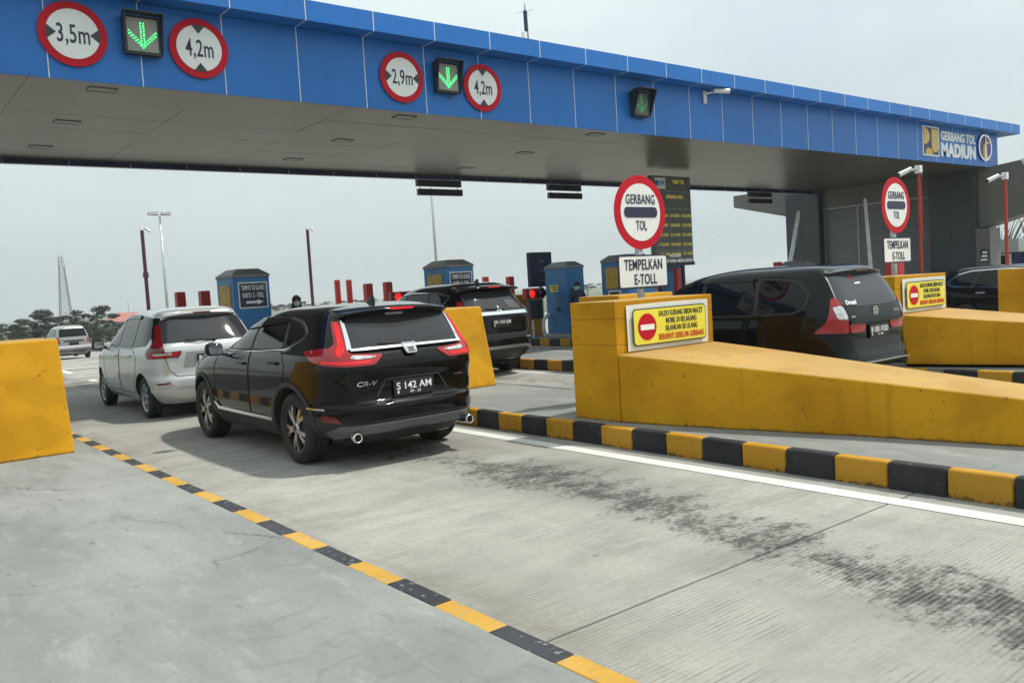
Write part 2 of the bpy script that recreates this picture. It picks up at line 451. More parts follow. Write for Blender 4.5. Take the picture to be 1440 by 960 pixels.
# ---------------------------------------------------------------- mesh helpers
class MB:
    def __init__(s):
        s.v, s.f = [], []
    def add(s, vs_, fs):
        o = len(s.v)
        s.v += [tuple(v) for v in vs_]
        s.f += [tuple(i+o for i in f) for f in fs]
        return s
    def box(s, x0, x1, y0, y1, z0, z1):
        return s.add([(x0,y0,z0),(x1,y0,z0),(x1,y1,z0),(x0,y1,z0),(x0,y0,z1),(x1,y0,z1),(x1,y1,z1),(x0,y1,z1)],
                     [(0,3,2,1),(4,5,6,7),(0,1,5,4),(1,2,6,5),(2,3,7,6),(3,0,4,7)])
    def hexa(s, b, t):
        """8 corners: bottom loop b (ccw from above) and top loop t"""
        return s.add(list(b)+list(t), [(0,3,2,1),(4,5,6,7),(0,1,5,4),(1,2,6,5),(2,3,7,6),(3,0,4,7)])
    def prism(s, poly, O, U, V, t):
        """polygon (ccw in U,V) standing on O, extruded by t along U x V"""
        O, U, V = Vector(O), Vector(U), Vector(V)
        N = U.cross(V).normalized()
        n = len(poly)
        a = [O + U*p[0] + V*p[1] for p in poly]
        b = [q + N*t for q in a]
        fs = [tuple(range(n))[::-1], tuple(range(n, 2*n))]
        fs += [(i, (i+1) % n, n+(i+1) % n, n+i) for i in range(n)]
        return s.add(a+b, fs)
    def ring(s, ro, ri, O, U, V, t, n=48):
        O, U, V = Vector(O), Vector(U), Vector(V)
        N = U.cross(V).normalized()
        vs_ = []
        for k in range(n):
            a = 2*pi*k/n
            d = U*cos(a)+V*sin(a)
            vs_ += [O+d*ro, O+d*ri, O+d*ro+N*t, O+d*ri+N*t]
        fs = []
        for k in range(n):
            i, j = 4*k, 4*((k+1) % n)
            fs += [(i+2, j+2, j+3, i+3), (i, j, j+2, i+2), (i+1, i+3, j+3, j+1), (i, i+1, j+1, j)]
        return s.add(vs_, fs)
    def tube(s, p0, p1, r0, r1=None, n=12):
        r1 = r0 if r1 is None else r1
        p0, p1 = Vector(p0), Vector(p1)
        d = (p1-p0).normalized()
        a = d.orthogonal().normalized()
        b = d.cross(a)
        vs_ = [p0+(a*cos(2*pi*k/n)+b*sin(2*pi*k/n))*r0 for k in range(n)]
        vs_ += [p1+(a*cos(2*pi*k/n)+b*sin(2*pi*k/n))*r1 for k in range(n)]
        fs = [(k, (k+1) % n, n+(k+1) % n, n+k) for k in range(n)]
        fs += [tuple(range(n))[::-1], tuple(range(n, 2*n))]
        return s.add(vs_, fs)
    def path(s, pts, r, n=8):
        for a, b in zip(pts[:-1], pts[1:]):
            s.tube(a, b, r, r, n)
        return s
    def lathe(s, prof, O, axis, n=32, closed=True):
        """profile of (radius, height along axis)"""
        O, d = Vector(O), Vector(axis).normalized()
        a = d.orthogonal().normalized()
        b = d.cross(a)
        m = len(prof)
        vs_ = [O+d*h+(a*cos(2*pi*k/n)+b*sin(2*pi*k/n))*r for k in range(n) for r, h in prof]
        fs = []
        for k in range(n):
            k2 = (k+1) % n
            for i in range(m if closed else m-1):
                j = (i+1) % m
                fs.append((k*m+i, k2*m+i, k2*m+j, k*m+j))
        return s.add(vs_, fs)
    def ball(s, c, rx, ry, rz, nu=16, nv=10):
        vs_ = [(c[0], c[1], c[2]-rz)]
        for i in range(1, nv):
            ph = -pi/2+pi*i/nv
            for k in range(nu):
                th = 2*pi*k/nu
                vs_.append((c[0]+rx*cos(ph)*cos(th), c[1]+ry*cos(ph)*sin(th), c[2]+rz*sin(ph)))
        vs_.append((c[0], c[1], c[2]+rz))
        fs = [(0, 1+(k+1) % nu, 1+k) for k in range(nu)]
        for i in range(nv-2):
            for k in range(nu):
                a, b2 = 1+i*nu+k, 1+i*nu+(k+1) % nu
                fs.append((a, b2, b2+nu, a+nu))
        L = len(vs_)-1
        o = 1+(nv-2)*nu
        fs += [(o+k, o+(k+1) % nu, L) for k in range(nu)]
        return s.add(vs_, fs)
    def mesh(s, name):
        me = bpy.data.meshes.new(name)
        me.from_pydata(s.v, [], s.f)
        bm = bmesh.new()
        bm.from_mesh(me)
        bmesh.ops.recalc_face_normals(bm, faces=bm.faces)
        bm.to_mesh(me)
        bm.free()
        return me
    def build(s, name, m, parent=None, smooth=False, bevel=0.0, loc=None, seg=2):
        return link(name, s.mesh(name), m, parent, smooth, bevel, loc, seg)

def link(name, me, m, parent=None, smooth=False, bevel=0.0, loc=None, seg=2):
    if m is not None and not me.materials:
        me.materials.append(M[m] if isinstance(m, str) else m)
    o = bpy.data.objects.new(name, me)
    COL.objects.link(o)
    if parent is not None:
        o.parent = parent
    if loc is not None:
        o.location = loc
    if smooth:
        me.shade_smooth()
    if bevel:
        b = o.modifiers.new('bevel', 'BEVEL')
        b.width = bevel
        b.segments = seg
        b.limit_method = 'ANGLE'
        b.angle_limit = radians(40)
    return o

def tag(o, label, cat, group=None):
    o['label'] = label
    o['category'] = cat
    if group:
        o['group'] = group
    return o

def thing(name, label, cat, loc=(0, 0, 0), rz=0.0, group=None):
    o = bpy.data.objects.new(name, None)
    o.empty_display_size = .2
    COL.objects.link(o)
    o.location = loc
    o.rotation_euler = (0, 0, rz)
    return tag(o, label, cat, group)

def struct(o):
    o['kind'] = 'structure'
    return o

def copy_tree(o, parent=None):
    c = o.copy()
    COL.objects.link(c)
    c.parent = parent
    for ch in list(o.children):
        copy_tree(ch, c)
    return c

_text_cache = {}
def text_mesh(body, bold=0.0, depth=0.02, spacing=1.0):
    key = (body, bold, depth, spacing)
    if key not in _text_cache:
        cu = bpy.data.curves.new('lettering', 'FONT')
        cu.body = body
        cu.size = 1.0
        cu.offset = bold
        cu.extrude = depth
        cu.space_character = spacing
        cu.resolution_u = 3
        o = bpy.data.objects.new('lettering', cu)
        COL.objects.link(o)
        dg = bpy.context.evaluated_depsgraph_get()
        me = bpy.data.meshes.new_from_object(o.evaluated_get(dg))
        bpy.data.objects.remove(o)
        vs_ = [v.co.copy() for v in me.vertices]
        fs = [tuple(p.vertices) for p in me.polygons]
        x0 = min(v.x for v in vs_); x1 = max(v.x for v in vs_)
        y0 = min(v.y for v in vs_); y1 = max(v.y for v in vs_)
        _text_cache[key] = ([((v.x-x0)/(x1-x0)-.5, (v.y-y0)/(y1-y0)-.5, v.z/depth) for v in vs_], fs)
        bpy.data.meshes.remove(me)
    return _text_cache[key]

XU, ZU = (1, 0, 0), (0, 0, 1)          # a face that looks towards -Y
YU = (0, -1, 0)                        # a face that looks towards -X

def text(mb, body, w, h, O, U=XU, V=ZU, t=.003, bold=.012, spacing=1.05):
    vs_, fs = text_mesh(body, bold, .02, spacing)
    O, U, V = Vector(O), Vector(U), Vector(V)
    N = U.cross(V).normalized()
    return mb.add([O+U*(x*w)+V*(y*h)+N*(z*t) for x, y, z in vs_], fs)

def rrect(w, h, r, n=5, cx=0, cy=0):
    o = []
    for sx, sy, a0 in ((1, -1, -pi/2), (1, 1, 0), (-1, 1, pi/2), (-1, -1, pi)):
        for k in range(n+1):
            a = a0+pi/2*k/n
            o.append((cx+sx*(w/2-r)+r*cos(a), cy+sy*(h/2-r)+r*sin(a)))
    return o

def circ(r, n=40, cx=0, cy=0, rx=1.0):
    return [(cx+r*rx*cos(2*pi*k/n), cy+r*sin(2*pi*k/n)) for k in range(n)]
# ================================================================ setting
def gz(y):
    """the plaza is level, the carriageway beyond it falls gently away"""
    if y < 26: return 0.0
    if y < 130: return -.0245*(y-26)*min(1, (y-26)/14+.25)
    return -.0245*104-.004*min(y-130, 300)

def sheet(xs, ys, zf):
    mb = MB()
    nx = len(xs)
    vs_ = [(x, y, zf(x, y)) for y in ys for x in xs]
    fs = [(j*nx+i, j*nx+i+1, (j+1)*nx+i+1, (j+1)*nx+i) for j in range(len(ys)-1) for i in range(nx-1)]
    return mb.add(vs_, fs)

ys_r = [-30, -10, 0, 10, 20, 24, 26, 28, 30, 33, 36, 40, 46, 52, 60, 70, 80, 95, 110, 130]
ground = struct(sheet([-3000, -800, -200, -60, -20, 20, 60, 110, 200, 800, 3000],
                      [-3000, -600, -100, -31] + ys_r[1:] + [160, 220, 300, 430, 800, 3000],
                      lambda x, y: gz(y)-(.12 if y <= 135 else .0)-(1.2 if abs(x-20) > 60 and y > 40 else 0)).build('ground', 'grass', smooth=True))
road = struct(sheet([-14, 2, 12, 24, 36, 58], ys_r, lambda x, y: gz(y)-.014).build('road', 'road', smooth=True))

# concrete slabs of the lanes, cast between sawn joints
JY = [2.93 + 4.715*k for k in range(-2, 6)]
sealant = MB()
for x0, x1 in ((1.9, 6.2), (6.2, 12.0), (12.0, 17.0), (17.0, 22.4), (22.4, 31.9)):
    for a, b in zip(JY[:-1], JY[1:]):
        MB().box(x0+.004, x1-.004, a+.0065, b-.0065, -.2, 0).build('slab', 'road', road, bevel=.003, seg=1)
for y in JY[1:-1]:
    sealant.box(1.9, 31.9, y-.0062, y+.0062, -.02, -.004)
sealant.build('joint_sealant', 'dark_gap', road)

# painted lines (4 mm above the slabs)
def line_quad(mb, pts, z=.004):
    mb.add([(x, y, z+gz(y)) for x, y in pts], [(0, 1, 2, 3)])
lines = MB()
segs = [-2.0 + i*.9 for i in range(24)]
for a, b in zip(segs[:-1], segs[1:]):
    line_quad(lines, [(5.49, a), (5.655, a), (5.655, b), (5.49, b)])
struct(lines.build('lane_edge_line', 'white_line', smooth=False))
lines = MB()
for a, b in zip(segs[8:-1], segs[9:]):
    line_quad(lines, [(10.22, a), (10.36, a), (10.36, b), (10.22, b)])
struct(lines.build('lane_edge_line', 'white_line'))
lines = MB()
line_quad(lines, [(4.62, 22.4), (4.80, 22.4), (5.30, 29.6), (5.12, 29.6)], .005)
line_quad(lines, [(5.20, 29.3), (7.9, 27.9), (8.0, 28.2), (5.22, 29.7)], .009)
struct(lines.build('gore_marking', 'white_line'))

# ---- islands with kerbs
KB = .425
def kerb_mesh(name, m):
    me = MB().box(-.055, .055, -KB/2+.003, KB/2-.003, -.05, .205).mesh(name)
    me.materials.append(M[m])
    return me
KM = {'y': kerb_mesh('kerb_block', 'kerb_yellow'), 'b': kerb_mesh('kerb_block', 'kerb_black'), 'c': kerb_mesh('kerb_block', 'island'), 'Y': kerb_mesh('kerb_block', 'kerb_yellow_worn'), 'B': kerb_mesh('kerb_block', 'kerb_black_worn')}

def kerb_run(island, p0, p1, phase=0.0, colours='yb', inset=1, bev=.022, dz=0.0):
    """kerb blocks along p0 -> p1; they stand just inside the line (to the side given by inset)"""
    p0, p1 = Vector((*p0, 0)), Vector((*p1, 0))
    d = p1-p0
    L = d.length
    d.normalize()
    nrm = Vector((d.y, -d.x, 0))*inset
    k = 0
    s = phase
    while s+KB <= L+.02:
        c = p0+d*(s+KB/2)+nrm*.055
        o = link('kerb_block', KM[colours[k % len(colours)]], None, island, bevel=bev, loc=c+Vector((0, 0, dz)), seg=3)
        o.rotation_euler = (random.gauss(0, .003), random.gauss(0, .006), atan2(-d.x, d.y)+random.gauss(0, .006))
        o.location += Vector((random.gauss(0, .002), 0, random.gauss(0, .002)))
        s += KB
        k += 1

def island(label_name, poly):
    o = MB().prism([(x, y) for x, y in poly], (0, 0, -.05), (1, 0, 0), (0, 1, 0), .242).build(label_name, 'island')
    return struct(o)

isl1 = island('traffic_island', [(-9, -6), (2.012, -6), (2.012, 21.6), (-9, 21.6)])
kerb_run(isl1, (2.12, 2.41-KB*8), (2.12, 21.6), 0, 'BY', -1, .008, -.010)
isl2 = island('traffic_island', [(5.978, -4.5), (7.77, -4.5), (7.77, 22.3), (5.978, 22.3)])
kerb_run(isl2, (5.87, 2.28-KB*10), (5.87, 22.3), 0, 'yb', 1)
kerb_run(isl2, (7.88, -2.0), (7.88, 22.3), 0, 'cc', -1)
isl3 = island('traffic_island', [(11.55, -3), (13.35, -3), (13.35, 5.5), (12.55, 11.2), (12.55, 22.6), (10.77, 22.6), (10.77, 11.2), (11.55, 5.5)])
kerb_run(isl3, (11.44, .6), (11.44, 5.5), 0, 'by', 1)
kerb_run(isl3, (11.44, 5.5), (10.66, 11.2), 0, 'yb', 1)
kerb_run(isl3, (10.66, 11.2), (10.66, 22.6), .0, 'yb', 1)
isl4 = island('traffic_island', [(16.35, 0), (18.1, 0), (18.1, 6.5), (17.1, 12), (17.1, 22.6), (15.22, 22.6), (15.22, 12), (16.35, 6.5)])
kerb_run(isl4, (16.24, 3.0), (16.24, 6.5), 0, 'yb', 1)
kerb_run(isl4, (16.24, 6.5), (15.11, 12), 0, 'yb', 1)
kerb_run(isl4, (15.11, 12), (15.11, 22.6), .0, 'by', 1)
isl5 = island('traffic_island', [(21.0, 6), (23, 6), (23, 8), (21.6, 13), (21.6, 22.6), (19.6, 22.6), (19.6, 13), (20.4, 8)])
kerb_run(isl5, (19.49, 13), (19.49, 22.6), 0, 'by', 1)
isl6 = island('traffic_island', [(26.0, 13), (27.4, 13), (27.4, 22.6), (26.0, 22.6)])
kerb_run(isl6, (25.89, 13), (25.89, 22.6), 0, 'by', 1)

# ---- yellow concrete crash barriers
def barrier_ramp(loc, label, group='ramped crash barriers with an upright end wall'):
    t = thing('crash_barrier', label, 'barrier', loc, 0, group)
    for z0, z1 in ((0, .7875), (.789, 1.0575), (1.059, 1.24)):          # three casts, fine joints between
        MB().box(0, 1.55, -.64, .03, z0, z1).build('wall_course', 'barrier_yellow', t, bevel=.007, seg=2)
    MB().box(.012, 1.538, -.628, .018, .78, 1.07).build('wall_core', 'barrier_yellow', t)
    sec = [(-.645, .0, 1.55, .70, .705), (-1.2, .11, 1.53, .655, .655), (-1.75, .24, 1.5, .60, .605), (-2.35, .38, 1.45, .545, .55),
           (-3.0, .55, 1.4, .48, .49), (-4.13, .77, 1.34, .37, .39), (-5.4, .92, 1.25, .25, .26), (-6.6, 1.02, 1.14, .12, .13)]
    vs_ = []
    for y, xl, xr, zl, zr in sec:
        vs_ += [(xl, y, 0), (xr, y, 0), (xr, y, zr), (xl, y, zl)]
    fs = [(0, 1, 2, 3), tuple(4*(len(sec)-1)+i for i in (3, 2, 1, 0))]
    for k in range(len(sec)-1):
        for i in range(4):
            j = (i+1) % 4
            fs.append((4*k+i, 4*k+j, 4*k+4+j, 4*k+4+i))
    MB().add(vs_, fs).build('ramp', 'barrier_yellow', t, bevel=.02, seg=3)
    return t
IZ = .19
bA = barrier_ramp((6.15, 6.73, IZ), 'long yellow ramped concrete barrier in the foreground beside the striped kerb')
bA2 = copy_tree(bA); bA2.location = (11.62, 6.63, IZ+.04)
bA2['label'] = 'yellow ramped concrete barrier behind the black minivan, holding the farther yellow banner'
bA3 = copy_tree(bA); bA3.location = (16.62, 6.60, IZ)
bA3['label'] = 'yellow barrier end wall at the right edge in front of the black wagon'

def barrier_block(loc, label, w=1.5):
    t = thing('crash_block', label, 'barrier', loc, 0, 'tapered yellow crash blocks')
    MB().hexa([(0, 0, 0), (w, 0, 0), (w, 1.5, 0), (0, 1.5, 0)],
              [(.02, .25, 1.2), (w-.02, .25, 1.2), (w-.02, 1.3, 1.2), (.02, 1.3, 1.2)]).build('body', 'barrier_yellow', t, bevel=.02, seg=3)
    return t
barrier_block((.30, 9.80, IZ), 'tapered bright yellow concrete block at the left edge of the photo')
barrier_block((6.14, 10.13, IZ), 'tapered bright yellow concrete block right behind the black SUV with number plate S 142 AM')
barrier_block((10.95, 10.5, IZ), 'yellow concrete block peeking out below the E-TOLL plate, left of the black minivan')

# ---- warning banners on the barriers
def banner(loc, label, bulge=.02):
    t = thing('warning_banner', label, 'banner', loc, 0, 'yellow warning banners on the barriers')
    # vinyl sheet that does not lie quite flat
    W, H = 1.30, .475
    nx, nz = 14, 5
    vs_, fs = [], []
    for k in (0, 1):
        for j in range(nz+1):
            for i in range(nx+1):
                u, v = i/nx, j/nz
                off = bulge*(sin(u*7)*.3+.6*(abs(u-.5)*2)**6)*(1-.3*v)
                vs_.append((W*u-.02*(1-v)*(u > .99), -.004-off-.003*k, H*v+.012*sin(u*pi)*(v-.5)))
    n = (nx+1)*(nz+1)
    for k in (0, 1):
        for j in range(nz):
            for i in range(nx):
                a = k*n+j*(nx+1)+i
                fs.append((a, a+1, a+nx+2, a+nx+1))
    MB().add(vs_, fs).build('sheet', 'banner_white', t, smooth=True)
    y = -.036
    MB().prism(rrect(1.17, .385, .05, cx=W/2, cy=H/2), (0, y, 0), XU, ZU, .002).build('black_border', 'sign_black', t)
    MB().prism(rrect(1.145, .36, .042, cx=W/2, cy=H/2), (0, y-.003, 0), XU, ZU, .002).build('yellow_field', 'sign_yellow', t)
    MB().prism(circ(.14, 40, .275, H/2), (0, y-.006, 0), XU, ZU, .002).build('red_disc', 'sign_red', t)
    MB().prism([(.17, .205), (.38, .205), (.38, .262), (.17, .262)], (0, y-.009, 0), XU, ZU, .002).build('white_bar', 'white_letter', t)
    mb = MB()
    text(mb, 'SALDO KURANG BIKIN MACET', .72, .058, (.82, y-.006, .365), bold=.004)
    text(mb, 'MOBIL DI BELAKANG', .50, .058, (.82, y-.006, .285), bold=.004)
    text(mb, 'SILAHKAN ISI ULANG', .52, .058, (.82, y-.006, .205), bold=.004)
    mb.build('black_lettering', 'sign_black', t)
    mb = MB()
    text(mb, 'BERHENTI SEBELUM GERBANG', .74, .062, (.82, y-.006, .118), bold=.008)
    mb.build('red_lettering', 'ink_red', t)
    return t
b1 = banner((6.30, 6.09, .905), 'yellow warning banner with red no-entry disc on the foreground barrier')
b2 = copy_tree(b1); b2.location = (11.80, 5.985, .945)
b2['label'] = 'farther yellow warning banner half hidden behind the black minivan'

# ---- round GERBANG TOL signs
def gate_sign(loc, label):
    t = thing('road_sign', label, 'sign', loc, 0, 'round toll gate signs on posts')
    zc, r = 2.44-IZ, .44
    MB().tube((0, .05, 0), (0, .05, zc+.3), .045, n=16).build('post', 'steel', t, smooth=True)
    d = MB().prism(circ(r, 56, 0, zc), (0, .0, 0), XU, ZU, .012).build('disc', 'sign_red', t)
    MB().prism(circ(r*.775, 56, 0, zc), (0, -.014, 0), XU, ZU, .002).build('white_field', 'sign_white', d)
    MB().prism(rrect(.575, .125, .055, cx=0, cy=zc-.0), (0, -.018, 0), XU, ZU, .002).build('bar', 'sign_navy', d)
    mb = MB()
    text(mb, 'GERBANG', .50, .115, (0, -.018, zc+.155), bold=.006)
    text(mb, 'TOL', .185, .115, (0, -.018, zc-.155), bold=.006)
    mb.build('lettering', 'sign_navy', d)
    pz = 1.735-IZ
    pl = MB().prism(rrect(.86, .40, .03, cx=0, cy=pz), (0, 0, 0), XU, ZU, .012).build('plate', 'sign_navy', t)
    MB().prism(rrect(.82, .36, .025, cx=0, cy=pz), (0, -.014, 0), XU, ZU, .002).build('white_field', 'sign_white', pl)
    mb = MB()
    text(mb, 'TEMPELKAN', .66, .125, (0, -.018, pz+.085), bold=.012)
    text(mb, 'E-TOLL', .39, .125, (.03, -.018, pz-.09), bold=.012)
    mb.build('lettering', 'sign_navy', pl)
    MB().box(-.05, .05, 0, .09, zc-.2, zc-.16).box(-.05, .05, 0, .09, pz-.02, pz+.02).build('clamp', 'steel', t)
    return t
g1 = gate_sign((7.58, 7.0, IZ), 'nearer round red-rimmed GERBANG TOL sign above a TEMPELKAN E-TOLL plate')
g2 = copy_tree(g1); g2.location = (13.18, 6.74, IZ+.13)
g2['label'] = 'farther round red-rimmed GERBANG TOL sign standing behind the black minivan'

# ================================================================ canopy
FY, FZ0, FZ1 = 13.1, 4.90, 6.10
CY, CZ1 = 12.70, 6.43
PW = 1.232
X0 = 2.52 - PW*6
NP = 30
XE = 33.1
canopy = thing('toll_canopy', 'long blue panelled toll gate canopy spanning all the lanes', 'canopy', (0, 0, 0))
def shared(name, mb, m):
    me = mb.mesh(name)
    me.materials.append(M[m])
    return me
me_f = shared('fascia_panel', MB().box(.006, PW-.006, 0, .04, FZ0, FZ1), 'acp_blue')
me_c = shared('cornice_panel', MB().box(.006, PW-.006, 0, .04, FZ1+.0, CZ1), 'acp_blue')
me_cs = shared('cornice_soffit', MB().box(.006, PW-.006, .042, FY-CY+.002, FZ1+.004, FZ1+.02), 'acp_blue')
me_jf = shared('joint_strip', MB().box(-.0065, .0065, -.003, .02, FZ0, FZ1+.002), 'joint_white')
me_jc = shared('joint_strip', MB().box(-.0065, .0065, -.003, .02, FZ1+.001, CZ1), 'joint_white')
me_js = shared('joint_strip', MB().box(-.0065, .0065, -.001, FY-CY-.004, FZ1-.002, FZ1+.0135), 'joint_white')
x = X0
nf = int((XE-X0)/PW)
for k in range(nf):
    o = link('fascia_panel', me_f, None, canopy, bevel=.004, seg=1, loc=(X0+PW*k, FY, 0))
    o.rotation_euler = (0, 0, random.gauss(0, .0012))
xl = X0+PW*nf
MB().box(xl+.006, XE, FY, FY+.04, FZ0, FZ1).build('fascia_panel', 'acp_blue', canopy, bevel=.004, seg=1)
nc = int((34.05-X0)/PW)
for k in range(nc):
    link('cornice_panel', me_c, None, canopy, bevel=.004, seg=1, loc=(X0+PW*k, CY, 0))
    link('cornice_soffit', me_cs, None, canopy, loc=(X0+PW*k, CY, 0))
MB().box(X0+PW*nc+.006, 34.05, CY, CY+.04, FZ1, CZ1).build('cornice_panel', 'acp_blue', canopy, bevel=.004, seg=1)
MB().box(34.01, 34.05, CY+.046, 20.1, FZ1, CZ1).build('cornice_panel', 'acp_blue', canopy)
MB().box(X0+PW*nc+.006, 34.0, CY+.042, FY+.002, FZ1+.004, FZ1+.02).build('cornice_soffit', 'acp_blue', canopy)
MB().box(XE+.01, 34.0, FY+.01, 20.0, FZ1+.004, FZ1+.02).build('cornice_soffit', 'acp_blue', canopy)
for k in range(1, nf+1):
    link('joint_strip', me_jf, None, canopy, loc=(X0+PW*k, FY, 0))
for k in range(1, nc+1):
    link('joint_strip', me_jc, None, canopy, loc=(X0+PW*k, CY, 0))
    link('joint_strip', me_js, None, canopy, loc=(X0+PW*k, CY, 0))
MB().box(XE-.04, XE, FY+.046, 19.98, FZ0, FZ1).build('end_panel', 'acp_blue', canopy)
BY = 19.95
MB().box(X0+.1, XE-.05, FY+.05, BY-.02, FZ0+.06, FZ1+.2).build('roof_core', 'dark_gap', canopy)
MB().box(X0, 33.98, CY+.05, 20.05, FZ1+.205, CZ1-.02).build('roof_deck', 'roof_grey', canopy)
# soffit: each metal panel on its own
SD = 1.13
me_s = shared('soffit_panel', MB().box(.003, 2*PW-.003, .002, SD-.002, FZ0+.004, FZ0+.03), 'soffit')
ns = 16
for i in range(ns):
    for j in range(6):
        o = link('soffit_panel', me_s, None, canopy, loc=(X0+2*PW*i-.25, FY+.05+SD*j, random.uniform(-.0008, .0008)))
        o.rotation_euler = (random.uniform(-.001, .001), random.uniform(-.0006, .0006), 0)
MB().box(X0, XE, BY-.04, BY+.0, FZ0-.095, FZ1).build('rear_fascia', 'acp_navy', canopy)
MB().box(X0, XE, BY-.05, BY+.01, FZ0-.115, FZ0-.10).build('rear_edge_trim', 'steel', canopy)
for k in range(NP):
    MB().box(-.006, .006, 0, .02, FZ0-.094, FZ0).build('joint_strip', 'frame_silver', canopy, loc=(X0+PW*k+.3, BY-.046, 0))
# recessed lamps in the soffit
def soffit_lamp(x, y):
    mb = MB()
    w, d, e = .20, .125, .014
    mb.box(-w, w, -d, -d+e, -.008, .01).box(-w, w, d-e, d, -.008, .01).box(-w, -w+e, -d+e, d-e, -.008, .01).box(w-e, w, -d+e, d-e, -.008, .01)
    o = mb.build('lamp_frame', 'kiosk_roof', canopy, loc=(x, y, FZ0-.002))
    MB().box(-w+e+.001, w-e-.001, -d+e+.001, d-e-.001, -.003, .008).build('lamp_glass', 'soffit', o)
for x in (3.28, 8.45, 13.35):
    for y in (13.52, 15.98, 18.45):
        soffit_lamp(x, y)
# gate name and emblems on the fascia
mb = MB()
text(mb, 'GERBANG TOL', 2.55, .31, (29.98, FY-.0, 5.78), t=.03, bold=.035)
text(mb, 'MADIUN', 2.55, .47, (29.98, FY-.0, 5.33), t=.03, bold=.05)
mb.build('gate_name_lettering', 'white_letter', canopy)
e = MB().prism([(27.50, 5.12), (28.52, 5.12), (28.52, 5.98), (27.50, 5.98)], (0, FY-.001, 0), XU, ZU, .02).build('square_emblem', 'acp_navy', canopy)
fr = MB()
for a, b_, c_, d_ in ((27.46, 28.56, 5.08, 5.12), (27.46, 28.56, 5.98, 6.02), (27.46, 27.50, 5.12, 5.98), (28.52, 28.56, 5.12, 5.98)):
    fr.box(a, b_, FY-.026, FY-.001, c_, d_)
fr.build('emblem_frame', 'white_letter', e)
half = [(27.52, 5.44), (27.52, 5.96)] + [(27.52+.40*cos(a), 5.70+.26*sin(a)) for a in [pi/2-pi*k/12 for k in range(13)]]
poly = [(27.52+.40*cos(-pi/2+pi*k/14), 5.70+.27*sin(-pi/2+pi*k/14)) for k in range(15)]
g_ = MB().prism(poly, (0, FY-.022, 0), XU, ZU, .012)
poly = [(28.03, 5.95)] + [(28.265-.235*cos(pi*k/12), 5.40-.20*sin(pi*k/12)) for k in range(13)] + [(28.50, 5.95)]
g_.prism(poly, (0, FY-.022, 0), XU, ZU, .012)
poly = [(27.85+.26*cos(pi*k/12), 5.13+.20*sin(pi*k/12)) for k in range(13)]
g_.prism(poly, (0, FY-.022, 0), XU, ZU, .012)
g_.build('emblem_shapes', 'gold', e)
e2 = MB().prism(circ(.46, 40, 31.95, 5.56, 1.12), (0, FY-.001, 0), XU, ZU, .05).build('round_emblem', 'logo_violet', canopy)
MB().ring(.47, .40, (31.95, FY-.05, 5.56), (1.12, 0, 0), ZU, .015, 40).build('emblem_rim', 'chrome', e2)
sw = MB().prism([(31.78, 5.30), (31.9, 5.14), (32.14, 5.16), (32.22, 5.26), (32.06, 5.32), (31.98, 5.46), (32.02, 5.66), (32.36, 5.74), (32.36, 5.78), (31.98, 5.76), (31.80, 5.60)], (0, FY-.052, 0), XU, ZU, .012)
sw.build('emblem_swoosh', 'gold', e2)
MB().prism([(31.90, 5.14), (32.04, 5.14), (32.00, 5.95), (31.94, 5.95)], (0, FY-.066, 0), XU, ZU, .01).build('emblem_bar', 'white_letter', e2)

# ---- round limit signs on the fascia
def limit_sign(x, z, body, sides, label, r=.445):
    t = thing('limit_sign', label, 'sign', (x, FY-.03, z), 0, 'round limit signs on the canopy')
    MB().box(-.05, .05, 0, .03, -.3, .3).build('bracket', 'steel', t)
    MB().prism(circ(r, 56), (0, 0, 0), XU, ZU, .012).build('red_rim', 'sign_red', t)
    MB().prism(circ(r*.765, 56), (0, -.014, 0), XU, ZU, .002).build('white_field', 'sign_white', t)
    R = r*.78
    for a in ((0, pi) if sides else (pi/2, -pi/2)):
        c_, s_ = cos(a), sin(a)
        tri = [(R*.62, 0), (R*.99, -R*.30), (R*.99, R*.30)]
        P = [(u*c_-v*s_, u*s_+v*c_) for u, v in tri]
        MB().prism(P, (0, -.018, 0), XU, ZU, .002).build('arrowhead', 'sign_black', t)
    mb = MB()
    text(mb, body, .42, .30, (0, -.018, -.02), bold=.010)
    mb.build('figures', 'sign_navy', t)
    return t
limit_sign(2.86, 5.525, '3,5m', True, 'round width limit sign reading 3,5m on the blue canopy')
limit_sign(4.60, 5.545, '4,2m', False, 'round height limit sign 4,2m next to the 3,5m sign')
limit_sign(8.17, 5.49, '2,9m', True, 'round width limit sign reading 2,9m on the blue canopy')
limit_sign(9.96, 5.48, '4,2m', False, 'round height limit sign 4,2m next to the 2,9m sign')

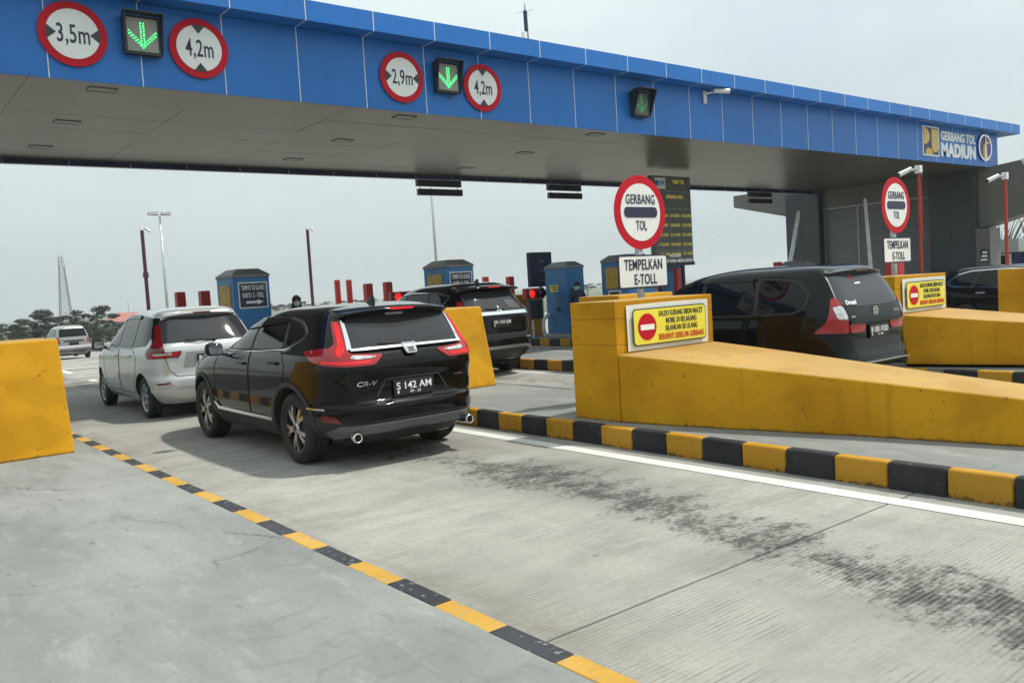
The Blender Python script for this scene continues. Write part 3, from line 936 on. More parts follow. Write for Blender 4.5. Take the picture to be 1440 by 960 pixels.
# ---- green arrow lane signals
def lane_signal(x, z, label, led='led_green', hood=.16, face='signal_face'):
    t = thing('lane_signal', label, 'lane signal', (x, FY-.13, z), 0, 'green arrow lane signals')
    MB().box(-.26, .26, 0, .10, -.28, .28).build('housing', 'black_box', t, bevel=.012)
    MB().box(-.215, .215, -.006, .0, -.235, .235).build('face', face, t)
    h = MB()
    h.prism([(-.27, .285), (.27, .285), (.27, .30), (-.27, .30)], (0, 0, 0), XU, ZU, hood)
    for sx in (-1, 1):
        h.hexa([(sx*.265-.006, -.03, -.22), (sx*.265+.006, -.03, -.22), (sx*.265+.006, .0, -.28), (sx*.265-.006, .0, -.28)],
               [(sx*.265-.006, -hood, .285), (sx*.265+.006, -hood, .285), (sx*.265+.006, 0, .285), (sx*.265-.006, 0, .285)])
    h.build('hood', 'black_box', t)
    mb = MB()
    def dot(u, v):
        mb.prism(circ(.0115, 8, u, v), (0, -.006, 0), XU, ZU, .004)
    for k in range(10):
        for u in (-.021, .021):
            dot(u, .165-.036*k)
    for k in range(6):
        for sx in (-1, 1):
            dot(sx*(.035+.030*k), -.150+.030*k-.0)
            dot(sx*(.035+.030*k)-sx*.0, -.105+.030*k)
    dot(0, -.185); dot(0, -.145)
    mb.build('arrow_leds', led, t)
    MB().box(-.03, .03, .10, .13, -.2, .2).build('bracket', 'steel', t)
    MB().path([(.05, .05, -.28), (.06, .05, -.33), (.03, .08, -.35)], .008).build('cable', 'black_box', t)
    return t
lane_signal(3.76, 5.605, 'lane signal with a bright green down arrow between the 3,5m and 4,2m signs')
lane_signal(9.10, 5.565, 'lane signal with a green down arrow right of the 2,9m sign')
lane_signal(14.28, 5.535, 'farthest lane signal with a dim green down arrow, alone on its stretch', 'led_green_dim', .24, 'led_face')

# ---- small camera on the fascia, antenna on the roof
t = thing('security_camera', 'small white camera bracketed on the blue canopy fascia', 'camera', (16.62, FY-.003, 5.93))
MB().box(-.05, .05, -.05, 0, -.17, .13).build('wall_box', 'white_plastic', t, bevel=.01)
MB().tube((.0, -.06, .06), (.25, -.22, .1), .025).build('arm', 'white_plastic', t)
MB().tube((.12, -.2, .11), (.46, -.40, .09), .055, .06).build('camera_body', 'white_plastic', t, smooth=False)
MB().tube((.46, -.40, .09), (.475, -.409, .089), .048).build('lens', 'black_box', t)
t = thing('antenna_mast', 'thin dark antenna mast standing on the canopy roof', 'antenna', (12.80, 15.0, 6.41))
MB().tube((0, 0, 0), (-.02, 0, 1.5), .045).build('mast', 'cloth_blue', t)
MB().tube((-.02, 0, 1.5), (-.02, 0, 1.72), .03, .004).build('tip', 'steel', t)
w_ = MB()
for a in range(4):
    w_.tube((-.02, 0, 1.48), (-.02+.22*cos(a*pi/2+.4), .22*sin(a*pi/2+.4), 1.46+.03*(a % 2)), .006, .004, 6)
w_.build('radials', 'steel', t)
MB().box(-.13, -.03, -.05, .05, .85, 1.02).build('sensor_box', 'white_plastic', t, bevel=.01)
MB().tube((-.1, 0, 0), (-.1, 0, .86), .014).build('bracket', 'steel', t)

# ---- message boards hung below the rear edge
def hung_board(x0, x1, label):
    t = thing('hanging_board', label, 'board', ((x0+x1)/2, 20.25, 4.40), 0, 'dark boards hung under the rear edge of the canopy')
    w = (x1-x0)/2
    for z0, z1, s in ((.25, .47, 0), (0, .18, .03)):
        for a, b in ((-w+s, s-.008), (s+.008, w+s)):
            MB().box(a, b, -.06, .06, z0, z1).build('panel', 'black_box', t, bevel=.006)
    for s in (-1, 1):
        MB().tube((s*w*.85, 0, .18), (s*w*.85, 0, .25), .012).tube((s*w*.85, 0, .47), (s*w*.85, 0, .62), .012).tube((s*w*.85, 0, .62), (s*w*.85, -.3, .62), .012).build('hanger', 'steel', t)
    return t
hung_board(12.90, 14.40, 'dark hanging board under the canopy left of centre, in front of a lamp post')
hung_board(17.75, 19.16, 'dark hanging board under the canopy in the middle of the photo')
hung_board(28.15, 29.62, 'dark hanging board under the canopy next to the grey office pillar')

# ================================================================ office at the right
BX = 32.0
off = thing('toll_office', 'grey clad toll office with roller shutters at the right end of the canopy', 'building', (BX, 13.5, 0))
def clad(part, y0, y1, z0, z1, rows, cols, m='clad_grey', x=0.0, depth=.9):
    core = MB().box(x+.02, x+depth, y0+.004, y1-.004, z0, z1).build(part, 'grout', off)
    hz, hy = (z1-z0)/rows, (y1-y0)/cols
    for r in range(rows):
        for c in range(cols):
            MB().box(x, x+.025, y0+c*hy+.006, y0+(c+1)*hy-.006, z0+r*hz+.006, z0+(r+1)*hz-.006).build('cladding_panel', m, core, bevel=.003, seg=1)
    MB().box(x+.026, x+depth, y0-.02, y0+.003, z0, z1).build('cladding_panel', m, core)
    return core
clad('pillar', .0, 1.60, 0, 6.05, 5, 2)
clad('pillar', 6.13, 7.68, 0, 4.9, 4, 2)
MB().box(.55, 5.9, 1.62, 6.11, 0, 6.0).build('rear_wall', 'clad_light', off)
MB().box(.25, .55, 1.62, 6.11, 4.15, 4.89).build('lintel', 'clad_light', off)
MB().box(.30, .5, 1.62, 6.11, 4.07, 4.149).build('shutter_box', 'grey_paint', off)
def shutter(y0, y1):
    mb = MB()
    nsl = 44
    h = 4.05/nsl
    vs_, fs = [], []
    for k in range(nsl):
        z = k*h
        for xx, zz in ((.40, z), (.372, z+h*.25), (.372, z+h*.7), (.40, z+h*.98)):
            vs_ += [(xx, y0, zz), (xx, y1, zz)]
    for k in range(len(vs_)//2-1):
        fs.append((2*k, 2*k+1, 2*k+3, 2*k+2))
    mb.add(vs_, fs).build('shutter', 'shutter', off)
for a, b in ((1.68, 3.05), (3.15, 4.55), (4.65, 6.05)):
    shutter(a, b)
for y in (1.65, 3.1, 4.6, 6.08):
    MB().box(.345, .42, y-.045, y+.045, 0, 4.07).build('shutter_guide', 'grey_paint', off, bevel=.005)
# slanting wing walls
def wing(name, poly, x, th, m='clad_light'):
    return MB().prism([(-y, z) for y, z in poly], (x+th, 0, 0), YU, ZU, th).build(name, m, off)
wing('wing_wall', [(.15, 4.86), (-1.42, 5.0), (-2.2, 3.6), (-1.7, 3.2), (.15, 2.72)], .35, .9)
wing('wing_wall', [(7.7, 5.2), (7.7, 4.0), (10.4, 4.68), (10.4, 5.2)], .1, .9)
wing('wing_wall_edge', [(-1.43, 5.02), (-1.60, 5.02), (-2.38, 3.6), (-2.21, 3.6)], .3, 1.0, 'wall_white')
MB().box(.04, .9, -.50, -.02, 0, 2.75).build('end_pier', 'clad_light', off)
MB().box(.01, .039, -.45, -.18, 1.55, 2.0).build('notice', 'sign_navy', off)
mb = MB()
for k in range(3):
    mb.box(.006, .0095, -.41, -.22+.03*(k-1), 1.86-.13*k, 1.93-.13*k)
mb.build('notice_print', 'white_letter', off)
# ================================================================ kiosks, posts, signals
def kiosk(loc, label, w=.86, d=.92, h=2.03, front=True, side=True, arrow=True, yellow_tag=False, rz=0.0):
    """blue steel e-toll top-up cabinet; machine side looks to -X, notice side to -Y"""
    t = thing('toll_kiosk', label, 'kiosk', loc, rz, 'blue toll kiosks')
    MB().box(-.03, w+.03, -.03, d+.03, 0, .10).build('plinth', 'grey_paint', t)
    MB().box(0, w, 0, d, .10, h).build('cabinet', 'kiosk_blue', t, bevel=.015)
    o = .012
    c = .16
    MB().hexa([(-o, -o, h+.002), (w+o, -o, h+.002), (w+o, d+o, h+.002), (-o, d+o, h+.002)],
              [(-o, -o, h+.06), (w+o, -o, h+.06), (w+o, d+o, h+.06), (-o, d+o, h+.06)]).hexa(
              [(-o, -o, h+.06), (w+o, -o, h+.06), (w+o, d+o, h+.06), (-o, d+o, h+.06)],
              [(c, c, h+.19), (w-c, c, h+.19), (w-c, d-c, h+.19), (c, d-c, h+.19)]).build('roof', 'kiosk_roof', t)
    if arrow:
        n = MB().prism(rrect(w*.80, .56, .01, cx=w*.52, cy=h-.38), (0, -.001, 0), XU, ZU, .012).build('notice_frame', 'frame_silver', t)
        MB().prism(rrect(w*.73, .50, .005, cx=w*.52, cy=h-.38), (0, -.014, 0), XU, ZU, .002).build('notice_board', 'sign_navy', n)
        mb = MB()
        text(mb, 'TEMPAT ISI ULANG', w*.64, .105, (w*.52, -.018, h-.22), bold=.02)
        text(mb, 'KARTU  E - TOLL', w*.58, .105, (w*.52, -.018, h-.38), bold=.02)
        cx, cz = w*.55, h-.53
        mb.build('notice_lettering', 'white_letter', n)
        mb = MB()
        mb.prism([(cx-.19, cz-.025), (cx+.06, cz-.025), (cx+.06, cz-.055), (cx+.19, cz), (cx+.06, cz+.055), (cx+.06, cz+.025), (cx-.19, cz+.025)], (0, -.016, 0), XU, ZU, .003)
        mb.build('notice_arrow', 'white_letter', n)
    if side:
        MB().prism(rrect(d*.66, .56, .01, cx=-d*.5, cy=h-.42), (-.001, 0, 0), YU, ZU, .015).build('yellow_panel', 'kiosk_yellow', t)
        s_ = MB().prism(rrect(d*.48, .38, .01, cx=-d*.5, cy=h-.94), (-.001, 0, 0), YU, ZU, .03).build('screen_frame', 'frame_silver', t)
        MB().prism(rrect(d*.36, .30, .01, cx=-d*.5, cy=h-.94), (-.032, 0, 0), YU, ZU, .004).build('screen', 'screen', s_)
        MB().box(-.10, -.001, d*.18, d*.82, h-1.32, h-1.18).build('card_shelf', 'kiosk_yellow', t, bevel=.01)
        MB().prism(circ(.04, 16, -d*.88, h-.92), (-.001, 0, 0), YU, ZU, .02).build('lock', 'frame_silver', t)
    if yellow_tag:
        MB().prism(rrect(.34, .20, .01, cx=-d*.60, cy=h-.55), (-.001, 0, 0), YU, ZU, .004).build('yellow_tag', 'sign_yellow', t)
        mb = MB()
        for k in range(3):
            mb.box(-.0085, -.0055, d*.60-.12, d*.60+.12-.03*k, h-.50-.05*k, h-.475-.05*k)
        mb.build('tag_print', 'sign_black', t)
        m_ = MB().prism(rrect(.34, .40, .01, cx=w*.5, cy=h-.78), (0, -.001, 0), XU, ZU, .03).build('machine_panel', 'screen', t)
        MB().prism(rrect(.24, .2, .005, cx=w*.5, cy=h-.72), (0, -.033, 0), XU, ZU, .004).build('machine_screen', 'frame_silver', m_)
        MB().box(w*.5-.16, w*.5+.16, -.10, -.002, h-1.1, h-1.02).build('card_shelf', 'grey_paint', t)
        for s in (-.05, .05):
            MB().box(-.02, -.001, d*.45+s-.012, d*.45+s+.012, h-1.2, h-1.08).build('door_handle', 'black_box', t)
    return t
kiosk((6.50, 17.6, IZ), 'blue kiosk with top-up notice between the white minivan and the black SUV', .80, .98, 2.02)
kiosk((11.12, 16.45, IZ), 'blue kiosk with top-up notice rising behind the black SUV with number plate DK 1123 QM', .80, .95, 2.02)
kiosk((15.9, 17.55, IZ), 'plain blue kiosk with small yellow tag, seen down to its kerb', .66, .92, 1.92, side=False, arrow=False, yellow_tag=True)
kiosk((16.22, 15.5, IZ), 'blue kiosk with yellow panel and screen, half behind the E-TOLL plate', .95, 1.0, 1.98)
kiosk((20.15, 17.6, IZ), 'blue kiosk under the dark tariff board', .75, .9, 1.86, arrow=False)
kiosk((26.2, 16.8, IZ), 'far kiosk roof showing just above the black minivan', .9, .9, 1.62, arrow=False, side=False)

def red_post(x, y, h, label, w=.17):
    t = thing('guard_post', label, 'post', (x, y, IZ), 0, 'red guard posts by the kiosks')
    MB().box(-w/2, w/2, -w/2, w/2, 0, h).build('tube', 'post_red', t, bevel=.012)
    MB().box(-w/2-.04, w/2+.04, -w/2-.04, w/2+.04, 0, .015).build('foot_plate', 'steel', t)
    MB().box(-w/2+.01, w/2-.01, -w/2+.01, w/2-.01, h+.001, h+.012).build('cap', 'post_red', t)
    return t
for x, y, h, w, lb in (
    (6.21, 20.25, 1.82, .20, 'dark red post, left of the two above the white minivan roof'),
    (6.77, 20.25, 1.82, .22, 'dark red post, right of the two above the white minivan roof'),
    (11.13, 22.0, 1.98, .13, 'bright red post, left one of the slim pair above the black SUV roof'),
    (11.50, 22.0, 1.97, .13, 'bright red post, right one of the slim pair above the black SUV roof'),
    (11.17, 20.3, 1.80, .20, 'dark red post, nearest to the shark fin aerial, left of the wide pair'),
    (11.78, 20.3, 1.82, .20, 'dark red post beside the left red stop light'),
    (16.25, 21.8, 1.86, .16, 'bright red stub post above the roof of the SUV with number plate DK 1123 QM'),
    (16.02, 20.25, 1.80, .19, 'dark red stub post above the spoiler of the SUV with number plate DK 1123 QM'),
    (19.78, 16.9, 1.75, .17, 'bright red post under the tariff board'),
    (26.0, 17.6, 1.80, .22, 'red post at the foot of the leaning boom arm, left one'),
    (27.35, 17.9, 1.82, .22, 'red post at the foot of the leaning boom arm, right one'),
    (19.55, 10.05, 1.62, .30, 'red post standing below the farther TEMPELKAN E-TOLL plate'),
    (34.2, 14.1, 1.9, .30, 'red post at the corner of the grey office')):
    red_post(x, y, h, lb, w)

def stop_light(loc, label):
    t = thing('stop_light', label, 'traffic light', loc, 0, 'red stop lights at the lanes')
    MB().tube((0.2, .05, 0), (.2, .05, 1.2), .04).build('post', 'steel', t)
    MB().box(-.05, .62, -.02, .16, 1.12, 1.42).build('housing', 'post_red', t, bevel=.02)
    MB().box(.06, .52, -.04, .14, .55, 1.10).build('control_box', 'black_box', t, bevel=.02)
    for x, m in ((.11, 'lamp_red_lit'), (.46, 'lamp_off')):
        MB().lathe([(0.001, .0), (.115, .0), (.125, -.03), (.115, -.05), (.001, -.075)], (x, -.02, 1.27), (0, 1, 0), 28, False).build('lens', m, t, smooth=True)
        MB().ring(.14, .122, (x, -.02, 1.27), XU, ZU, .10, 28).build('visor', 'black_box', t)
    return t
s1 = stop_light((14.98, 18.2, IZ), 'red stop light right behind the SUV with number plate DK 1123 QM')
s2 = copy_tree(s1); s2.location = (10.98, 18.7, IZ+.12)
s2['label'] = 'red stop light glowing just above the foreground black SUV roof'

t = thing('display_board', 'tall dark display board behind the plain blue kiosk', 'board', (15.80, 19.0, IZ))
MB().box(0, .86, 0, .14, 1.45, 2.46).build('panel', 'cloth_blue', t, bevel=.015)
MB().tube((.43, .07, 0), (.43, .07, 1.45), .06).build('post', 'steel', t)
mb = MB()
for r in range(3):
    for c in range(2):
        mb.box(.36+.12*c, .42+.12*c, -.004, -.001, 1.62+.28*r, 1.65+.28*r)
mb.build('dim_segments', 'grey_paint', t)
t = thing('crash_block', 'upright yellow panel behind the right red stop light', 'barrier', (15.75, 19.3, IZ))
MB().box(-.3, .75, 0, .5, 0, 1.25).build('block', 'barrier_yellow', t, bevel=.02)
t = thing('guard_hoop', 'white bent tube hoop left of the plain blue kiosk', 'rail', (15.72, 18.35, IZ))
MB().path([(0, 0, 0), (-.06, 0, .15), (-.08, 0, .35), (-.04, 0, .52), (.08, 0, .62), (.22, 0, .64)], .045, 10).build('tube', 'white_plastic', t, smooth=True)

# ---- tariff board
t = thing('tariff_board', 'tall dark tariff board with yellow figures behind the round sign', 'board', (19.20, 17.2, IZ))
TZ = 1.94
MB().box(0, 1.76, 0, .16, TZ, 4.55).build('panel', 'led_face', t, bevel=.01)
for x in (.25, 1.35):
    MB().tube((x, .1, 0), (x, .1, TZ), .06).build('post', 'black_box', t)
MB().box(-.02, 1.78, -.03, .18, TZ-.1, TZ-.001).build('lower_frame', 'black_box', t)
lg = MB().prism(rrect(.46, .33, .005, cx=.37, cy=4.32), (0, -.001, 0), XU, ZU, .004).build('logo_plate', 'white_letter', t)
mb = MB()
text(mb, 'JNK', .26, .20, (.45, -.006, 4.32), bold=.02)
mb.prism(circ(.09, 20, .22, 4.33), (0, -.005, 0), XU, ZU, .003)
mb.build('logo_print', 'acp_blue', lg)
def led_line(body, w, h, x, z, m='led_yellow', name='figures'):
    mb = MB()
    text(mb, body, w, h, (x, -.004, z))
    mb.build(name, m, t)
led_line('TARIF TOL', .55, .12, 1.2, 4.38, name='heading')
led_line('GERBANG ASAL', .80, .11, 1.0, 3.93, name='heading')
for r, row in enumerate((('137.000', '156.000'), ('200.000', '224.000'), ('241.000', '301.000'), ('300.000', '345.000'), ('344.000', '391.000'))):
    for c, s in enumerate(('118.000',)+row):
        led_line(s, .44, .095, .42+.54*c, 3.36-.29*r)
mb = MB()
for z in (4.08, 3.55, 2.02+.28):
    mb.box(.03, 1.73, -.004, -.001, z, z+.012)
mb.build('divider_lines', 'grey_paint', t)
mb = MB()
text(mb, 'PASTIKAN', .5, .10, (.9, -.004, 2.28-.13))
text(mb, 'SALDO ANDA MENCUKUPI', 1.45, .10, (.95, -.004, 1.99))
mb.build('white_lettering', 'led_white', t)

# ---- boom gates
def boom(loc, tip, label, h=1.0, m='boom'):
    t = thing('boom_gate', label, 'boom gate', loc, 0, 'toll boom gates')
    MB().box(-.15, .15, -.15, .15, 0, h).build('cabinet', 'post_red', t, bevel=.02)
    a, b = Vector((0, -.2, h-.1)), Vector(tip)
    MB().tube(a, b, .075, .06, 10).build('arm', m, t)
    mb = MB()
    d = b-a
    side = Vector((d.z, 0, -d.x)).normalized()*.05
    for k in range(4):
        p = a+d*(.22+.2*k)
        mb.tube(p+side*1.4, p+d*.15+side*2.2, .04, .03, 6)
    mb.build('arm_skirt', 'frame_silver', t)
    MB().ball(b, .06, .06, .06, 10, 8).build('tip_cap', 'white_plastic', t, smooth=True)
    return t
boom((26.75, 18.0, IZ), (1.28, 0, 3.62), 'boom gate with its white arm raised and leaning, by the left office pillar')
boom((30.9, 17.0, 0), (.05, 0, 4.2), 'boom gate with its white arm raised upright in front of the shutters')
boom((3.7, 22.2, 0), (2.1, -.1, .86), 'boom gate with its arm lowered in front of the distant silver car', .95, 'grey_paint')

# ---- camera poles
def camera_pole(loc, h, label, m, r=.045, flip=1, cable=False, box=False):
    t = thing('camera_pole', label, 'camera pole', loc, 0, 'security cameras on poles')
    MB().tube((0, 0, 0), (0, 0, h), r, r*.9, 12).build('pole', m, t, smooth=False)
    MB().box(-r*3, r*3, -r*3, r*3, 0, .02).build('base_plate', 'steel', t)
    MB().box(-.07, .07, -.07, .07, h-.02, h+.17).build('junction_box', 'white_plastic', t, bevel=.015)
    a, b = Vector((flip*.10, .02, h+.08)), Vector((flip*.22, .1, h+.05))
    MB().tube(a, b, .03).build('bracket', 'grey_paint', t)
    c, d = Vector((flip*.16, .10, h+.10)), Vector((flip*.42, .28, h-.03))
    cb = MB().tube(c, d, .055, .062, 12).build('camera_body', 'white_plastic', t)
    MB().tube(d, d+(d-c).normalized()*.02, .05).build('lens', 'black_box', cb)
    if cable:
        MB().path([(-.02, -.09, h), (-.07, -.1, h-.12), (-.04, -.06, h-.22), (0, -.05, h-.3), (0, -.05, h-1.6)], .012, 6).build('conduit', 'pole_red', t)
    if box:
        MB().box(-.10, .10, -.10, .10, h*.62, h*.62+.25).build('control_box', m, t, bevel=.01)
    return t
camera_pole((20.9, 10.08, .0), 3.85, 'camera on a red pole in front of the office shutters', 'pole_red', .034, -1, True)
camera_pole((25.2, 9.8, 0), 3.80, 'camera on a red pole at the far right against the wing wall', 'pole_red', .048, -1)
camera_pole((10.85, 40, gz(40)), 5.45+.14, 'camera on a dark maroon pole left of the white minivan, by the tall lamp post', 'pole_maroon', .085, 1, False, True)
camera_pole((18.8, 40, gz(40)), 5.45+.14, 'camera on a dark maroon pole above the black SUV roof', 'pole_maroon', .085, 1)

# ---- street lamps
def street_lamp(loc, h, label):
    t = thing('street_lamp', label, 'lamp post', loc, 0, 'grey lamp posts beyond the gate')
    MB().tube((0, 0, 0), (0, 0, h), .11, .06, 12).build('pole', 'steel', t, smooth=True)
    MB().box(-.55, .55, -.05, .05, h-.02, h+.06).build('crossbar', 'steel', t)
    for s in (-.75, .1):
        MB().hexa([(s, -.25, h+.02), (s+.62, -.25, h+.0), (s+.62, .25, h+.0), (s, .25, h+.02)],
                  [(s+.05, -.2, h+.22), (s+.6, -.2, h+.28), (s+.6, .2, h+.28), (s+.05, .2, h+.22)]).build('lamp_head', 'grey_paint', t, bevel=.02)
    return t
street_lamp((17.5, 60, gz(60)), 8.9, 'slim grey lamp post with floodlights at the left, beyond the gate')
street_lamp((31.2, 47.2, gz(47)), 12.5, 'grey lamp post rising behind the left hanging board')

# ---- lattice tower far off
t = thing('lattice_tower', 'distant steel lattice telecom tower above the trees', 'tower', (101, 540, -4))
TH, B0, B1 = 40.0, 3.2, .9
mb = MB()
cor = [(-1, -1), (1, -1), (1, 1), (-1, 1)]
for cx, cy in cor:
    mb.tube((cx*B0, cy*B0, 0), (cx*B1, cy*B1, TH), .24, .17, 5)
mb.build('legs_frame', 'tower_grey', t)
mb = MB()
nb = 13
for k in range(nb):
    z0, z1 = TH*k/nb, TH*(k+1)/nb
    b0, b1 = B0+(B1-B0)*k/nb, B0+(B1-B0)*(k+1)/nb
    for i in range(4):
        (ax, ay), (bx, by) = cor[i], cor[(i+1) % 4]
        mb.tube((ax*b0, ay*b0, z0), (bx*b1, by*b1, z1), .09, .09, 4)
        mb.tube((bx*b0, by*b0, z0), (ax*b1, ay*b1, z1), .09, .09, 4)
        mb.tube((ax*b1, ay*b1, z1), (bx*b1, by*b1, z1), .09, .09, 4)
mb.build('bracing', 'tower_grey', t)
mb = MB()
for z in (TH-1.5, TH-4.5):
    for i in range(6):
        a = i*pi/3
        mb.box(1.5*cos(a)-.3, 1.5*cos(a)+.3, 1.5*sin(a)-.2, 1.5*sin(a)+.2, z-1.2, z+1.2)
mb.build('antenna_panels', 'white_plastic', t)
t = thing('lattice_tower', 'faint thin mast between the tower and the red roofed house', 'tower', (200, 800, -4))
MB().tube((0, 0, 0), (0, 0, 16), .5, .25, 6).build('mast', 'grey_paint', t)

# ---- house with red roof
t = thing('house', 'distant white house with a red tiled roof behind the white minivan', 'house', (63, 250, gz(250)-.9))
MB().box(-5, 5, 0, 8, 0, 3.2).build('wall', 'wall_white', t)
MB().add([(-5.8, -.8, 3.2), (5.8, -.8, 3.2), (5.8, 8.8, 3.2), (-5.8, 8.8, 3.2), (-3, 4, 5.6), (3.0, 4, 5.6)],
         [(0, 1, 5, 4), (2, 3, 4, 5), (1, 2, 5), (3, 0, 4), (0, 3, 2, 1)]).build('roof', 'roof_tile', t)
for x in (-3, 0, 3):
    w_ = MB().box(x-.7, x+.7, -.05, .0, 1.0, 2.4).build('window', 'wall_white', t)
    MB().box(x-.6, x+.6, -.07, -.051, 1.1, 2.3).build('pane', 'screen', w_)

# ---- guard house and spiky plants at the right
t = thing('guard_house', 'small grey and blue guard house at the far right', 'building', (42.0, 16.0, 0))
MB().box(0, 3.0, 0, 1.75, 0, 1.9).build('wall', 'acp_navy', t)
MB().box(-.35, 3.3, -.3, 1.95, 1.9, 2.52).build('roof_box', 'grey_paint', t, bevel=.02)
for y in (.15, .95):
    w_ = MB().box(-.04, -.001, y, y+.65, .6, 1.85).build('window_frame', 'white_plastic', t)
    MB().box(-.05, -.042, y+.07, y+.58, .68, 1.78).build('pane', 'glass', w_)
def spiky(loc, h, n, label, seed):
    rnd = random.Random(seed)
    t = thing('spiky_plant', label, 'plant', loc, 0, 'spiky leaved plants at the far right')
    mb = MB()
    for k in range(n):
        a = rnd.uniform(0, 2*pi)
        lean = rnd.uniform(.1, .9)
        L = h*rnd.uniform(.7, 1.1)
        pts = []
        for i in range(5):
            u = i/4
            r_ = L*lean*u*(.6+.4*u)
            pts.append((cos(a)*r_, sin(a)*r_, L*u*(1-.35*lean*u)))
        for i in range(4):
            w0, w1 = .10*(1-i/4), .10*(1-(i+1)/4)+.003
            mb.tube(pts[i], pts[i+1], w0, w1, 4)
    mb.build('leaves', 'leaf_c', t)
    MB().tube((0, 0, 0), (0, 0, h*.3), .12, .08, 8).build('stem', 'bark', t)
    return t
spiky((44.6, 17.8, 0), 4.3, 46, 'spiky plant behind the guard house roof, the left one', 3)
spiky((43.8, 15.6, 0), 4.2, 46, 'spiky plant right of the guard house by the red pole', 4)
spiky((39.5, 17.9, 0), 4.3, 26, 'sparse spiky plant beside the office wing wall', 5)

# ---- trees beyond the carriageway
def crown_mesh(seed, rx, rz, m, n=900, flat=.5):
    rnd = random.Random(seed)
    clumps = []
    for k in range(15):
        a, r_ = rnd.uniform(0, 2*pi), rx*sqrt(rnd.random())*.95
        z = rz*(.05+.9*rnd.random())*(1-.35*(r_/rx)**2)
        clumps.append((r_*cos(a), r_*sin(a), z, rx*rnd.uniform(.12, .27)))
    vs_, fs = [], []
    for k in range(n):
        cx, cy, cz, cr = rnd.choice(clumps)
        while True:
            p = Vector((rnd.uniform(-1, 1), rnd.uniform(-1, 1), rnd.uniform(-1, 1)))
            if .3 < p.length < 1:
                break
        c = Vector((cx+p.x*cr, cy+p.y*cr, cz+p.z*cr*flat))
        s = rx*rnd.uniform(.035, .075)
        u = Vector((rnd.uniform(-1, 1), rnd.uniform(-1, 1), rnd.uniform(-.4, .4))).normalized()
        v = u.cross(Vector((rnd.uniform(-.4, .4), rnd.uniform(-.4, .4), 1))).normalized()
        o = len(vs_)
        vs_ += [c+u*s, c+v*s*.6, c-u*s, c-v*s*.6]
        fs.append((o, o+1, o+2, o+3))
    mb = MB().add(vs_, fs)
    me = bpy.data.meshes.new('crown')
    me.from_pydata(mb.v, [], mb.f)
    me.materials.append(M[m])
    return me
crowns = [crown_mesh(11, 5.0, 2.6, 'leaf_a', 1500, .40), crown_mesh(12, 4.4, 3.6, 'leaf_b', 1900, .7), crown_mesh(13, 5.6, 2.4, 'leaf_a', 1500, .36), crown_mesh(14, 3.2, 3.4, 'leaf_b', 1700, .8)]
def trunk_mesh(seed, h):
    rnd = random.Random(seed)
    mb = MB().tube((0, 0, -.5), (.1, 0, h), .24, .14, 8)
    for k in range(5):
        a = 2*pi*k/5+rnd.uniform(-.4, .4)
        mb.tube((.1, 0, h-.2), (2.4*cos(a), 2.4*sin(a), h+rnd.uniform(.9, 1.6)), .10, .03, 5)
    me = mb.mesh('trunk')
    me.materials.append(M['bark'])
    return me
trunks = [trunk_mesh(1, 2.3), trunk_mesh(2, 1.4)]
def tree(x, y, top, kind, s, label):
    g = gz(y)-.1
    t = thing('tree', label, 'tree', (x, y, g), random.uniform(0, 6.28), 'trees far beyond the gate')
    ht = max(.3, top-g)
    base = ht*(.62 if kind in (0, 2) else .12)      # umbrella crowns stand clear on bare trunks, bushes reach the ground
    c = link('crown', crowns[kind], None, t, loc=(0, 0, base))
    zmax = max(v.co.z for v in crowns[kind].vertices)
    c.scale = (s, s, (ht-base)/zmax)
    k = link('trunk', trunks[0], None, t)
    k.scale = (s*.8, s*.8, max(base, ht*.4)*1.3/3.6)
    return t
TL = [(6.76, 150, 0.2, 1, 1.2, 'bushy tree at the left edge, just above the yellow block'),
      (7.68, 128, 1.15, 0, 0.90, 'flat topped tree, first from the left edge of the photo'),
      (8.72, 140, 1.75, 2, 0.83, 'flat topped tree, second from the left edge of the photo'),
      (9.42, 118, -0.35, 3, 0.9, 'small bushy tree left of the silver car roof'),
      (10.62, 150, 3.1, 2, 1.12, 'widest flat topped tree, under the lattice tower'),
      (11.15, 132, 0.7, 0, 1.12, 'flat topped tree directly above the silver car'),
      (11.96, 150, 2.1, 0, 0.78, 'flat topped tree right of the silver car roof'),
      (12.62, 125, 0.55, 3, 0.8, 'dark bushy tree left of the red roofed house'),
      (8.11, 172, -0.5, 1, 1.5, 'low hazy bush mass tree at the far left'),
      (9.94, 178, 0.2, 1, 1.4, 'round tree behind the lattice tower foot'),
      (7.21, 132, 0.75, 2, 1.00, 'flat crown overlapping the first tree at the left edge'),
      (9.2, 150, 0.6, 1, 1.1, 'round crown between the second tree and the lattice tower'),
      (10.09, 128, 0.9, 3, 1.0, 'bush below the widest flat topped tree'),
      (11.61, 128, 0.35, 1, 0.9, 'bush right behind the silver car roof'),
      (12.35, 160, 1.3, 1, 1.0, 'round crown behind the trees right of the silver car'),
      (13.13, 150, 0.2, 3, 1.1, 'low bush in front of the red roofed house')]
for bearing, y, top, kind, s, lb in TL:
    tree(y*math.tan(radians(bearing)), y, top, kind, s, lb)
far_lbl = ['far tree on the skyline between the white minivan and the blue kiosk', 'far tree on the skyline right of the blue kiosk', 'far tree on the skyline by the masked person',
           'far tree on the skyline under the maroon camera pole', 'far tree on the skyline between the slim red posts', 'far tree on the skyline above the black SUV roof',
           'far tree on the skyline left of the SUV with number plate DK 1123 QM', 'far tree on the skyline beyond the right red stop light', 'far tree low on the skyline at the right of the black minivan roof']
